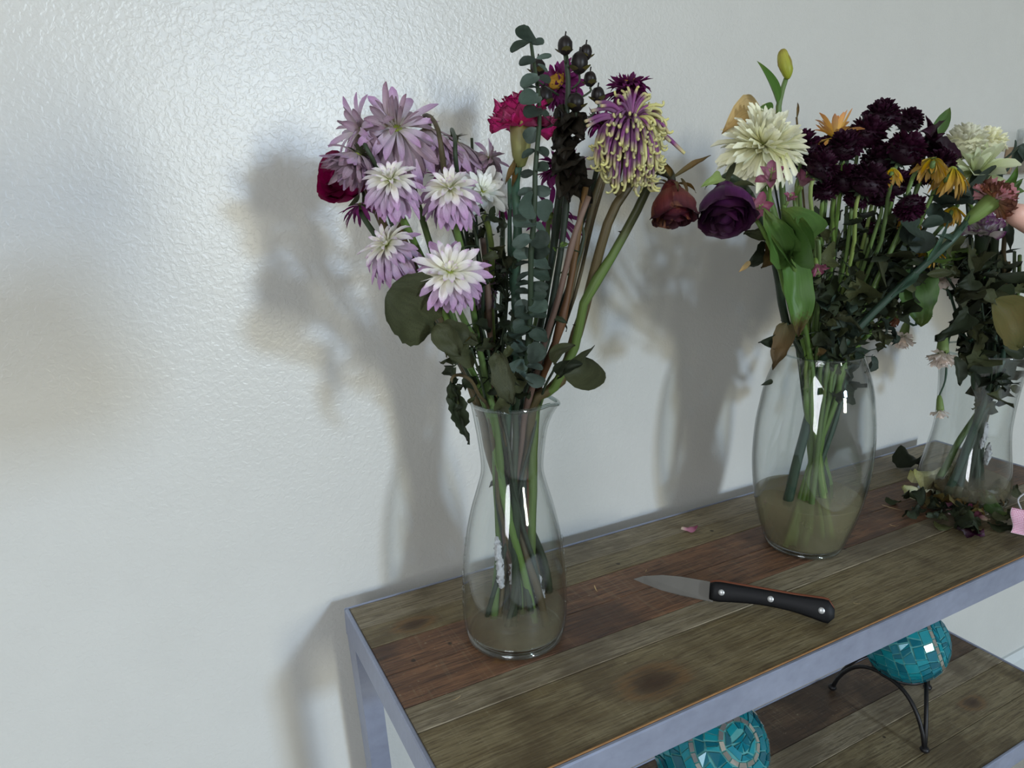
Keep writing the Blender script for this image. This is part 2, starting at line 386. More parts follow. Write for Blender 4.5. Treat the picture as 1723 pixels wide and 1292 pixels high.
M['mould'] = simple('white_mould_fluff', lin(215, 215, 216), 1, nscale=400, c2=lin(150, 146, 150), bstr=.6)
M['black'] = simple('black_handle', lin(14, 14, 16), .55, c2=lin(9, 9, 11), spec=.25)
M['blade'] = simple('knife_steel', lin(92, 90, 84), .5, .5, nscale=60, c2=lin(76, 74, 68), bstr=.05)
M['tang'] = simple('copper_toned_tang', lin(140, 84, 62), .4, .6)
M['rivet'] = simple('rivet_metal', lin(190, 190, 188), .35, .5, c2=lin(175, 175, 172))
M['iron'] = simple('black_wrought_iron', lin(38, 36, 36), .45, .5, nscale=60, bstr=.4)
M['grout'] = simple('teal_grout', lin(88, 158, 154), .8, nscale=80, c2=lin(60, 128, 126))
def tile_mat():
    t = NT('teal_glass_tile'); oi = t.n('ShaderNodeObjectInfo'); tc = t.n('ShaderNodeTexCoord')
    nz = t.noise(tc.outputs['Object'], 120, 3)
    c = t.ramp(oi.outputs['Random'], [(0, lin(0, 84, 98)), (.4, lin(2, 110, 124)), (.75, lin(6, 128, 140)), (1, lin(24, 146, 152))])
    c = t.mix(t.math('MULTIPLY', nz.outputs[0], .35), c, lin(10, 80, 96))
    return t.done(t.bsdf(c, .12, .15, .7, nz.outputs[0], .12, .0005).outputs[0])
M['tile'] = tile_mat()
M['mirror'] = simple('silver_mirror_tile', lin(220, 215, 205), .12, .85, nscale=60, c2=lin(195, 190, 180), bstr=.05)
def gingham_mat():
    t = NT('pink_gingham'); tc = t.n('ShaderNodeTexCoord'); ck = []
    sp = t.n('ShaderNodeSeparateXYZ'); t.l(tc.outputs['UV'], sp.inputs[0])
    a = t.math('GREATER_THAN', t.math('FRACT', t.math('MULTIPLY', sp.outputs[0], 8)), .5)
    b = t.math('GREATER_THAN', t.math('FRACT', t.math('MULTIPLY', sp.outputs[1], 8)), .5)
    c = t.ramp(t.math('MULTIPLY', t.math('ADD', a, b), .5), [(0, lin(236, 228, 232)), (.5, lin(214, 150, 172)), (1, lin(176, 70, 110))])
    return t.done(t.bsdf(c, .8).outputs[0])
M['gingham'] = gingham_mat()
M['skin'] = simple('skin', lin(224, 178, 160), .5, nscale=40, c2=lin(214, 160, 144), bstr=.1)
M['nail'] = simple('finger_nail', lin(232, 190, 180), .25, c2=lin(228, 184, 174))
M['sleeve'] = simple('grey_sleeve_cloth', lin(110, 112, 118), .9, nscale=120, bstr=.4)
M['phone'] = simple('black_phone_body', lin(20, 20, 22), .3)
M['board'] = simple('tan_board', lin(176, 150, 122), .7, nscale=40, c2=lin(160, 134, 106))

# ------------------------------------------------------------ the room
GAP = .032
X0, X1, ZC = -1.5, 2.9, 2.45
def slab(name, a, b, mat, kind='structure', **k):
    o = box(MB(), a, b).build(name, mat, None, False); tag(o, kind=kind); return o
slab('wall_back', (X0, GAP, 0), (X1, GAP + .12, ZC), M['wall'])
slab('wall_left', (X0 - .12, WY - .12, 0), (X0, GAP + .12, ZC), M['wall_far'])
slab('wall_right', (X1, WY - .12, 0), (X1 + .12, GAP + .12, ZC), M['wall_far'])
slab('floor', (X0 - .12, WY - .12, -.08), (X1 + .12, GAP + .12, 0), M['floor'])
slab('ceiling', (X0 - .12, WY - .12, ZC), (X1 + .12, GAP + .12, ZC + .08), M['ceiling'])
wf = MB()                                      # front wall with a window opening
wx0, wx1, wz0, wz1 = .52, 1.66, .74, 2.06
box(wf, (X0, WY - .12, 0), (wx0, WY, ZC)); box(wf, (wx1, WY - .12, 0), (X1, WY, ZC))
box(wf, (wx0, WY - .12, 0), (wx1, WY, wz0)); box(wf, (wx0, WY - .12, wz1), (wx1, WY, ZC))
tag(wf.build('wall_front', M['wall_far'], None, False), kind='structure')
wn = tag(box(box(box(box(MB(), (wx0, WY - .06, wz0), (wx0 + .04, WY - .02, wz1)), (wx1 - .04, WY - .06, wz0), (wx1, WY - .02, wz1)),
     (wx0 + .04, WY - .06, wz0), (wx1 - .04, WY - .02, wz0 + .04)), (wx0 + .04, WY - .06, wz1 - .04), (wx1 - .04, WY - .02, wz1)).build('window_1', M['trim'], None, False), kind='structure')
box(MB(), (1.50, WY - .055, wz0 + .04), (1.53, WY - .025, wz1 - .04)).build('mullion', M['trim'], wn, False)
box(MB(), (wx0 + .04, WY - .045, wz0 + .04), (1.50, WY - .040, wz1 - .04)).build('pane', M['glass'], wn, False)
box(MB(), (1.53, WY - .045, wz0 + .04), (wx1 - .04, WY - .040, wz1 - .04)).build('pane', M['glass'], wn, False)
bb = MB()
pr = [(GAP, 0), (GAP - .014, 0), (GAP - .014, .085), (GAP - .005, .100), (GAP, .100)]
v = [(x, y, z) for x in (X0, X1) for (y, z) in pr]
bb.add(v, [(0, 1, 6, 5), (1, 2, 7, 6), (2, 3, 8, 7), (3, 4, 9, 8), (4, 3, 2, 1, 0), (5, 6, 7, 8, 9)])
tag(bb.build('baseboard_back', M['trim'], None, False), kind='structure')

# ------------------------------------------------------------ console table
table = thing('console_table', 'long console table with weathered plank top and grey steel frame against the wall', 'table', (.5, -.14, 0))
TL = Vector(table.location)
def tpart(mb, name, mat, parent=None, smooth=False):
    par = parent or table
    o = mb.build(name, mat, par, smooth)
    o.location = -TL if par is table else (0, 0, 0)
    return o
D1 = .2832
KNOT1 = (.204, -.243, .030)
planks = [(0, -.0425, 2), (-.0425, -.0765, 0), (-.0765, -.1222, 1), (-.1222, -.1695, 1), (-.1695, -.2008, 2), (-.2008, -D1, 0)]
rr = random.Random(3)
for i, (ya, yb, k) in enumerate(planks):
    nm, a, b, d = WG[k]
    kn = [KNOT1, (.80, -.262, .02)] if i == 5 else ([(.11, -.15, .014)] if i == 3 else ([(.05, -.06, .02)] if i == 1 else None))
    mt = wood_mat('reclaimed_plank_' + nm, a, b, d, .5, kn, seed=i * 1.7)
    dz = rr.uniform(-.0006, .0004)
    tpart(box(MB(), (.0004, yb + .0003, TH - .018), (.9996, ya - .0003, TH + dz), .0005), 'plank', mt)
SH = .327; SB = -.0455; SF = -.266
lower = [(SB, -.100, 1), (-.100, -.150, 2), (-.150, -.190, 2), (-.190, SF, 0)]
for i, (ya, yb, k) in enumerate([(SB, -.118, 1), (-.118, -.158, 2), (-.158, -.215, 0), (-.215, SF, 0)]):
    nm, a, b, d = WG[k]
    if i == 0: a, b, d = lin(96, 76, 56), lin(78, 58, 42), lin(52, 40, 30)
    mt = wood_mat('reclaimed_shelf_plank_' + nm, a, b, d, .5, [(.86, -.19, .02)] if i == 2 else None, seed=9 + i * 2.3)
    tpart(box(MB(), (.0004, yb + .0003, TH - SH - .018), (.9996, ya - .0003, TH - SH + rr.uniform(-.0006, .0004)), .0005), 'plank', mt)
L = .0045
def rails(z, yb, yf, h):
    tpart(box(MB(), (-L, yf - L, z - h), (1 + L, yf, z + .0008), .0012), 'rail', M['steel'])
    tpart(box(MB(), (-L, yb, z - h), (1 + L, yb + .0022, z + .0008), .0008), 'rail', M['steel'])
    tpart(box(MB(), (-L, yf, z - h), (0, yb, z + .0008), .0012), 'rail', M['steel'])
    tpart(box(MB(), (1, yf, z - h), (1 + L, yb, z + .0008), .0012), 'rail', M['steel'])
    tpart(box(MB(), (0, yf, z - h), (1, yb, z - .019)), 'under_panel', M['steel'])
rails(TH, 0, -D1, .030)
tpart(box(MB(), (.0, -D1 - .0004, TH - .003), (1, -D1 + .0013, TH + .0013), .0004), 'highlight_strip', simple('wood_edge_highlight', lin(176, 130, 78), .7, c2=lin(120, 86, 52), nscale=50))  # bright highlight along the front edge, put in as a lighter wood-coloured strip
rails(TH - SH, SB, SF, .030)
def leg(x0, y0, sx, sy):
    m = MB(); v = []; f = []; N = 16
    wx, wy = .021, .030
    for i in range(N + 1):
        z = (TH - .029) * (1 - i / N); q = (TH - z) 
        ox = sx * (.055 * q - .02 * q * q) * .9; 
        for (a, b) in ((0, 0), (1, 0), (1, 1), (0, 1)): v.append((x0 + ox + sx * a * wx, y0 + sy * b * wy, z))
        if i:
            for k in range(4):
                p = (i - 1) * 4 + k; r_ = (i - 1) * 4 + (k + 1) % 4; f.append((p, r_, r_ + 4, p + 4))
    f += [(3, 2, 1, 0), tuple(range(len(v) - 4, len(v)))]
    m.add(v, f); o = tpart(m, 'leg', M['steel']); return o
leg(-L, L, 1, -1); leg(1 + L, L, -1, -1); leg(-L, -D1 - L + .0001, 1, 1); leg(1 + L, -D1 - L + .0001, -1, 1)

# ------------------------------------------------------------ mosaic balls on iron stands
def mosaic(center, R, axis, rings, seed, label, cat='ornament'):
    rnd = random.Random(seed); c = Vector(center)
    t = thing('mosaic_ball', label, cat, c - Vector((0, 0, R)), 'teal mosaic balls on the lower shelf')
    MB_ = ellipsoid(MB(), (0, 0, 0), R * .975, R * .975, R * .975, 40, 24); MB_.build('ball_core', M['grout'], t, True, (0, 0, R))
    Q = frame(Vector((0.2, 1, .1)) - axis * axis.y, axis)       # columns X, Y, Z=axis
    def sp(phi, th, r): return Q @ Vector((math.sin(phi) * math.cos(th), math.sin(phi) * math.sin(th), math.cos(phi))) * r + Vector((0, 0, R))
    rows = []; phi = .0; step = .0135 / R
    while phi < PI - .05:
        nxt = None
        for g in rings:
            if phi < g - .5 * .0062 / R <= phi + step * 1.35: nxt = g; break
        if nxt:
            a = nxt - .5 * .0062 / R
            if a - phi > .05: rows.append((phi, a, 0))
            rows.append((a, nxt + .5 * .0062 / R, 1)); phi = nxt + .5 * .0062 / R
        else:
            b = min(PI, phi + step * rnd.uniform(.85, 1.15))
            if PI - b < .1: b = PI
            rows.append((phi, b, 0)); phi = b
    for (a, b, sil) in rows:
        mid = (a + b) / 2; wdt = (.0105 if sil else .0142) / R
        n = max(3, round(2 * PI * math.sin(mid) / wdt)); offs = rnd.random() * 6
        ja = [rnd.uniform(-.28, .28) * (0 if sil else 1) for _ in range(n)]; jb = [rnd.uniform(-.28, .28) * (0 if sil else 1) for _ in range(n)]
        wa = lambda th, s: (.0 if s < .03 or s > PI - .03 else 1)
        for k in range(n):
            g = .07
            def T(i, j, e): return offs + 2 * PI / n * (i + j[i % n] + e)
            h = b - a; gp = .0006 / R
            pa = a + gp if a > .01 else a; pb = b - gp
            corners = [(pa, T(k, ja, g)), (pb, T(k, jb, g)), (pb, T(k + 1, jb, -g)), (pa, T(k + 1, ja, -g))]
            jit = .0 if sil else .10
            corners = [(p_ + rnd.uniform(-jit, 0 if q in (1, 2) else jit) * h * (1 if q in (0, 3) else 1), th) for q, (p_, th) in enumerate(corners)]
            if T(k + 1, ja, 0) < T(k, ja, 0) or T(k + 1, jb, 0) < T(k, jb, 0): continue
            polys = [corners]
            if not sil and rnd.random() < .25:                  # some tiles snapped in two
                u = rnd.uniform(.3, .7)
                m1 = tuple(corners[0][i] * (1 - u) + corners[3][i] * u for i in range(2)); m2 = tuple(corners[1][i] * u + corners[2][i] * (1 - u) for i in range(2))
                e = .035 * (corners[3][1] - corners[0][1])
                polys = [[corners[0], corners[1], (m2[0], m2[1] - e), (m1[0], m1[1] - e)], [(m1[0], m1[1] + e), (m2[0], m2[1] + e), corners[2], corners[3]]]
            for pl in polys:
                tilt = rnd.uniform(-.00035, .00035)
                lo = [sp(p_, th, R * .97) for p_, th in pl]; hi = [sp(p_, th, R * 1.0 + tilt * (1 if i < 2 else -1)) for i, (p_, th) in enumerate(pl)]
                if (hi[0] - hi[3]).length < .001: hi = hi[:3]; lo = lo[:3]
                n_ = len(hi); f = [tuple(range(n_, 2 * n_))] + [(i, (i + 1) % n_, n_ + (i + 1) % n_, n_ + i) for i in range(n_)]
                MB().add(lo + hi, f).build('mirror_tile' if sil else 'tile', M['mirror' if sil else 'tile'], t, False)
    return t
def stand(cx, cy, zt, R, cz, ang0, fr, label):
    z0 = TH - SH
    t = thing('ball_stand', label, 'stand', (cx, cy, z0), 'iron stands on the lower shelf')
    o = Vector((cx, cy, z0)); feet = [o + Vector((math.cos(ang0 + i * 2 * PI / 3), math.sin(ang0 + i * 2 * PI / 3), 0)) * fr for i in range(3)]
    rad = .0029
    top = zt
    for i in range(3):
        a, b = feet[i], feet[(i + 1) % 3]; mid = (a + b) / 2
        P = []
        for k in range(25):
            s = k / 24; u = 2 * s - 1
            q = a.lerp(b, s); inn = (1 - abs(u) ** 2.2)
            q = q + (o - mid) * .18 * inn; q.z = z0 + .003 + (top) * (1 - abs(u) ** 2.6) ** .75
            P.append(q)
        tube(MB(), P, rad, 8, o).build('arch', M['iron'], t, True)
        ellipsoid(MB(), a - o + Vector((0, 0, .0045)), .0062, .0062, .0045, 12, 6).build('foot', M['iron'], t, True)
    rr_ = math.sqrt(max(R * R - (cz - (z0 + top + .004)) ** 2, .0004))
    P = [o + Vector((math.cos(2 * PI * k / 32) * rr_, math.sin(2 * PI * k / 32) * rr_, top + .003)) for k in range(33)]
    tube(MB(), P, rad, 8, o, cap=False).build('ring', M['iron'], t, True)
    return t
BZ = TH - .210
f1 = Vector((.7043, -.0698)); cc = Vector((.747, -.141))
a0 = math.atan2(f1.y - cc.y, f1.x - cc.x)
stand(.747, -.141, .068, .057, BZ, a0, .083, 'black iron three footed arched stand under the right teal mosaic ball')
mosaic((.747, -.143, BZ), .057, face(.90, .42, .20), [.93], 5, 'teal mosaic glass ball with one silver band, right one on the lower shelf')
LBX, LBY = .366, -.158
stand(LBX, LBY, .068, .066, BZ, a0, .083, 'black iron arched stand under the left teal mosaic ball, mostly cut off by the frame')
mosaic((LBX, LBY, BZ), .066, face(.28, .57, .77), [.36, .86], 8, 'teal mosaic glass ball with two silver bands, left one behind the front rail')

# ------------------------------------------------------------ vases
VA = Vector((.131, -.123, TH)); VB = Vector((.517, -.137, TH)); VC = Vector((.812, -.152, TH))
def vprof(pts, th, base, n=40):
    """pts: (r,z) outer; returns closed outer+inner profile"""
    P = catmull([Vector((r, z, 0)) for r, z in pts], n)
    out = [(max(p.x, .0005), p.y) for p in P]
    inn = [(max(r - th, .0004), z) for r, z in out if z > base]
    inn = inn[::-1] + [(max(inn[0][0] - .006, .001), base), (.0004, base)]
    rim = [(out[-1][0] - .0002, out[-1][1] + th * .5), (out[-1][0] - th * .5, out[-1][1] + th * .75), (inn[0][0] + .0002, out[-1][1] + th * .5)]
    return [(.0004, out[0][1] + .0015)] + out + rim + inn
SPA = math.atan2(RIGHT.y, RIGHT.x)
def spout(a, r, z):
    d = (a - SPA + PI) % (2 * PI) - PI
    k = max(0, (z - .205) / .035); g = math.exp(-(d / .30) ** 2)
    return r + .0085 * g * k ** 2 * (1 if r > .02 else 0), -.004 * g * k ** 2
PA = [(.034, .0005), (.041, .001), (.0462, .005), (.0492, .015), (.0502, .032), (.0496, .055), (.0478, .081), (.0448, .105), (.0395, .131), (.0335, .152), (.0292, .168), (.0286, .180), (.0305, .199), (.0335, .220), (.0362, .236)]
PB = [(.036, .0005), (.040, .001), (.0445, .006), (.0490, .020), (.0545, .038), (.0598, .060), (.0633, .084), (.0652, .107), (.0654, .130), (.0642, .153), (.0616, .173), (.0577, .196), (.0515, .217), (.0440, .235)]
PC = [(.046, .0005), (.051, .001), (.0548, .008), (.0556, .024), (.0548, .038), (.0500, .065), (.0462, .090), (.0446, .110), (.0452, .140), (.0470, .165), (.0500, .190), (.0530, .206)]
va = thing('glass_carafe', 'clear glass carafe vase with pinched neck and pouring lip, left end of table', 'vase', VA)
lathe(MB(), vprof(PA, .0022, .011), 72, fn=spout).build('vase_body', M['glass'], va)
def bead(prof_r, z, r, par, name, fn=None):
    P = []
    for k in range(73):
        a = 2 * PI * k / 72; q, dz = fn(a, prof_r, z) if fn else (prof_r, 0); P.append(Vector((q * math.cos(a), q * math.sin(a), z + dz)))
    tube(MB(), P, r, 10, cap=False).build(name, M['glass_edge'], par)
bead(.0352, .2372, .0019, va, 'rim', spout); bead(.0440, .0052, .0030, va, 'thick_base')
for a_ in (-2.95, -.15):                      # embossed bubbles down both sides
    for k in range(5):
        zz = .040 + k * .016; ang = SPA + a_ + (k % 2) * .05
        r = .0497 if zz < .07 else .0497 - (zz - .07) * .11
        Mx = Matrix.Rotation(ang, 3, 'Z')
        ellipsoid(MB(), Mx @ Vector((r - .0005, 0, zz)), .0016, .0030, .0046, 10, 7, Mx).build('glass_bead', M['glass'], va)
M_done = 1
vb = thing('barrel_vase', 'clear glass barrel vase with narrow mouth and green water in the middle of table', 'vase', VB)
lathe(MB(), vprof(PB, .0018, .008), 72).build('vase_body', M['glass'], vb)
vc = thing('flared_vase', 'clear glass waisted vase with flared rim at right end of table', 'vase', VC)
lathe(MB(), vprof(PC, .0022, .012), 72).build('vase_body', M['glass'], vc)
def water(V, prof, zb, zt, mat, label, gap):
    P = catmull([Vector((r, z, 0)) for r, z in prof], 60)
    pts = [(p.x - gap, p.y) for p in P if zb < p.y < zt]
    # radius at zt
    pts = [(.0005, zb)] + [(pts[0][0] - .007, zb + .0003)] + pts + [(pts[-1][0] + .0001, zt), (.0005, zt)]
    o = lathe(MB(), pts, 48).build('vase_water', mat, None, True, V); tag(o, label, 'water'); return o
bead(.0432, .2362, .0011, vb, 'rim'); bead(.0410, .0042, .0022, vb, 'thick_base')
bead(.0520, .2072, .0015, vc, 'rim'); bead(.0500, .0045, .0028, vc, 'thick_base')
water(VA, PA, .0115, .0315, M['water_tan'], 'shallow cloudy tan water at the bottom of the carafe', .0027)
water(VB, PB, .0085, .066, M['water_green'], 'cloudy greenish water filling the lower barrel vase', .0023)
water(VC, PC, .0125, .030, M['water_tan'], 'cloudy water at the bottom of the flared vase', .0027)

# ------------------------------------------------------------ plant parts
CACHE = {}
def prof_w(t, kind):
    if kind == 'petal': return (.28 + .72 * math.sin(min(t / .62, 1) * PI / 2)) * (1 if t < .62 else math.sqrt(max(0, 1 - ((t - .62) / .385) ** 2)))
    if kind == 'point': return (.35 + .65 * math.sin(min(t / .5, 1) * PI / 2)) * (1 if t < .5 else max(0, 1 - ((t - .5) / .5) ** 1.7))
    if kind == 'spoon': return (.4 + .6 * t ** 1.5) * (1 if t < .8 else math.sqrt(max(.0, 1 - ((t - .8) / .205) ** 2)))
    if kind == 'leaf': return math.sin(PI * min(1, t * .98 + .02) ** .75) ** .8 if t < 1 else 0
    if kind == 'round': return math.sqrt(max(0, 1 - ((t - .52) / .5) ** 2)) if t > .05 else .3
    if kind == 'blade': return math.sin(PI * min(1, (t * .97 + .03)) ** .62) ** .9 if t < 1 else 0
    if kind == 'fan': return .12 + .88 * t ** .9
    return 1
def sheet(kind, W, bend, cup, twist=0, nx=4, ny=8, crum=0, serr=0, seed=0, ruffle=0, mat=None, bpow=1.3, fold=0):
    """unit-length blade along +Y, upper face +Z; bend (rad) curls it towards -Z"""
    key = (kind, W, bend, cup, twist, nx, ny, crum, serr, seed, ruffle, mat, bpow, fold)
    if key in CACHE: return CACHE[key]
    v = []; f = []; uv = []; y = z = 0
    for j in range(ny + 1):
        t = j / ny
        if j:
            a = -bend * ((t - .5 / ny) ** bpow); y += math.cos(a) / ny; z += math.sin(a) / ny
        a = -bend * (t ** bpow); N = Vector((0, -math.sin(a), math.cos(a)))
        w_ = W * prof_w(t, kind)
        if serr: w_ *= 1 + serr * (((j * 2) % 3) - 1) * .5
        tw = twist * t; X = Vector((1, 0, 0)) * math.cos(tw) + N * math.sin(tw); N2 = N * math.cos(tw) - Vector((1, 0, 0)) * math.sin(tw)
        for i in range(nx + 1):
            s = 2 * i / nx - 1
            p = Vector((0, y, z)) + X * (s * w_ / 2) + N2 * (cup * w_ * s * s * .5 + fold * w_ * abs(s) * .5)
            if crum: p += N2 * crum * noise.noise(Vector((s * 1.6 + seed, t * 3.5, seed * 2.1))) + X * crum * .5 * noise.noise(Vector((s * 2 + seed, t * 5, seed * 5 + 3)))
            if ruffle: p += N2 * ruffle * t ** 2 * math.sin(s * 7 + seed) + Vector((0, 1, 0)) * (ruffle * .45 * t ** 3 * (((i * 7 + seed) % 3) - 1))
            v.append(p); uv.append((i / nx, t))
            if i and j:
                q = j * (nx + 1) + i; f.append((q - nx - 2, q - nx - 1, q, q - 1))
    m = MB().add(v, f, uv).mesh('petal' if kind in ('petal', 'point', 'spoon', 'fan') else 'leaf', M[mat])
    CACHE[key] = m; return m
DOWN = Vector((0, 0, -1))
def ring_petals(parent, axis, rings, rnd, name='petal', r0=.004, grav=0, joined=None):
    """rings: (count, theta_deg, length, [mesh keys], gravity)"""
    Q = frame(Vector((.3, .2, 1)).cross(axis) if abs(axis.z) < .95 else Vector((1, 0, 0)), axis)
    for (n, th, ln, ms, g) in rings:
        ph0 = rnd.random() * 6
        for k in range(n):
            ph = ph0 + 2 * PI * (k + rnd.uniform(-.25, .25)) / n; t = math.radians(th + rnd.uniform(-8, 8))
            rad = Q @ Vector((math.cos(ph), math.sin(ph), 0)); d = (axis * math.cos(t) + rad * math.sin(t)).normalized()
            nrm = (axis * math.sin(t) - rad * math.cos(t)).normalized()
            if g: d = (d + DOWN * g * rnd.uniform(.7, 1.2)).normalized()
            pos = axis * (r0 * .6 * math.cos(t)) + rad * r0 * math.sin(t)
            nrm = (nrm + Vector([rnd.uniform(-.25, .25) for _ in range(3)])).normalized()
            L_ = ln * rnd.uniform(.8, 1.12)
            mm = pmat(pos, d, nrm, L_, rnd.uniform(.85, 1.15)); me = sheet(**rnd.choice(ms))
            if joined is None: obj(name, me, parent, mm)
            else: joined.append((me, mm))
def join(parts, name, mat, parent, kind='stuff', loc=None):
    mb = MB()
    for me, mm in parts:
        uvs = [(0, 0)] * len(me.vertices); ul = me.uv_layers[0].data
        for l in me.loops: uvs[l.vertex_index] = tuple(ul[l.index].uv)
        mb.add([mm @ v_.co for v_ in me.vertices], [tuple(p.vertices) for p in me.polygons], uvs)
    o = mb.build(name, mat, parent, True, loc)
    if kind: o['kind'] = kind
    return o
RND = random.Random(11)
def stempath(P, wob=.0012, n=26, seed=0):
    Q = catmull(P, n)
    return [q + Vector((noise.noise(q * 18 + Vector((seed, 0, 0))), noise.noise(q * 18 + Vector((0, seed, 5))), 0)) * wob * 2 for q in Q]
def stemmesh(root, path, r0, r1, mat, nodes=0, rnd=RND):
    n = len(path); off = Vector(root.location)
    rad = [(r0 + (r1 - r0) * i / (n - 1)) * (1.18 + .42 * i / (n - 1)) for i in range(n)]
    for _ in range(nodes):
        k = rnd.randrange(3, n - 3); rad[k] *= 1.22
    o = tube(MB(), path, rad, 8, off).build('stem', M[mat], root); return o
def vtail(V, prof_r, rim_z, mx, mdy, bx, bdy, zb):
    """stem run inside a vase: mouth point (image x mx, depth offset mdy) and foot point"""
    ax = proj((V.x, V.y, V.z + rim_z)); mo = at(mx, ax[1], V.y + mdy); mo.z = V.z + rim_z
    ab = proj((V.x, V.y, V.z + zb)); bo = at(bx, ab[1], V.y + bdy); bo.z = V.z + zb
    out = []
    for k in range(6):
        q = mo.lerp(bo, k / 5); z = q.z - V.z
        r = interp(prof_r, z) - .007
        h = Vector((q.x - V.x, q.y - V.y, 0))
        if h.length > r: h *= r / h.length
        out.append(Vector((V.x + h.x, V.y + h.y, q.z)))
    return out
def interp(pr_, z):
    for (r0, z0), (r1, z1) in zip(pr_, pr_[1:]):
        if z <= z1: return r0 + (r1 - r0) * max(0, (z - z0)) / (z1 - z0)
    return pr_[-1][0]
RT = random.Random(2)
def tailA(mx, mdy, bx, bdy=0, zb=.014): return vtail(VA, PA, .236, mx, mdy, bx + RT.uniform(-38, 34), bdy + RT.uniform(-.016, .016), zb + RT.uniform(0, .02))
def tailB(mx, mdy, bx, bdy=0, zb=.011): return vtail(VB, PB, .235, mx, mdy, bx, bdy, zb)
def tailC(mx, mdy, bx, bdy=0, zb=.015): return vtail(VC, PC, .206, mx, mdy, bx, bdy, zb)
def plant(name, label, cat, pts, tail, r0, r1, mat, group=None, nodes=1, wob=.001, seed=None):
    """root Empty at the foot of the stem, stem mesh from pts (top first, world) down through the tail"""
    P = list(pts) + list(tail)
    root = thing(name, label, cat, P[-1], group)
    path = stempath(P, wob * 1.6, 30, seed if seed is not None else RND.random() * 9)
    stemmesh(root, path, r0, r1, mat, nodes)
    return root, path
def leafpx(root, b, t, Yb, Yt, W, mat, kind='leaf', bend=.5, cup=.3, roll=0, crum=.05, serr=0, name='leaf', seed=None, nf=None, twist=0, nx=6, ny=12, fold=.25, parentloc=None):
    a = at(b[0], b[1], Yb); c = at(t[0], t[1], Yt); d = c - a
    seed = seed if seed is not None else RND.randrange(1000)
    me = sheet(kind, W, bend, cup, twist, nx, ny, crum, serr, seed, 0, mat, 1.3, fold)
    n = nf if nf is not None else BACK
    nn = Matrix.Rotation(roll, 3, d.normalized()) @ n
    chord = (me.vertices[(nx + 1) * ny + nx // 2].co - me.vertices[nx // 2].co)
    s = d.length / max(chord.length, .3)
    # rotate so that the chord, not the base tangent, points to the tip
    F = frame(d, nn); ang = math.atan2(chord.z, chord.y)
    Rm = F @ Matrix.Rotation(-ang, 3, 'X')
    off = Vector(root.location) if root else Vector((0, 0, 0))
    mm = Matrix.Translation(a - off) @ Rm.to_4x4() @ Matrix.Diagonal((s, s, s, 1))
    return obj(name, me, root, mm)
def leafon(root, path, k, ln, W, mat, kind='leaf', rnd=RND, droop=.6, crum=.12, serr=.25, bend=.8):
    p = path[k]; d = Vector([rnd.uniform(-1, 1), rnd.uniform(-1, 1), rnd.uniform(-.3, .6) - droop]).normalized()
    n = Vector([rnd.uniform(-1, 1), rnd.uniform(-1.4, .2), rnd.uniform(-.2, 1)]).normalized()
    me = sheet(kind, W, bend * rnd.choice((.6, 1, 1.6)), .5, rnd.choice((-.8, 0, .9)), 4, 8, crum, serr, rnd.randrange(6), 0, mat, 1.3, .2)
    return obj('leaf', me, root, pmat(p - Vector(root.location), d, n, ln * rnd.uniform(.7, 1.2)))

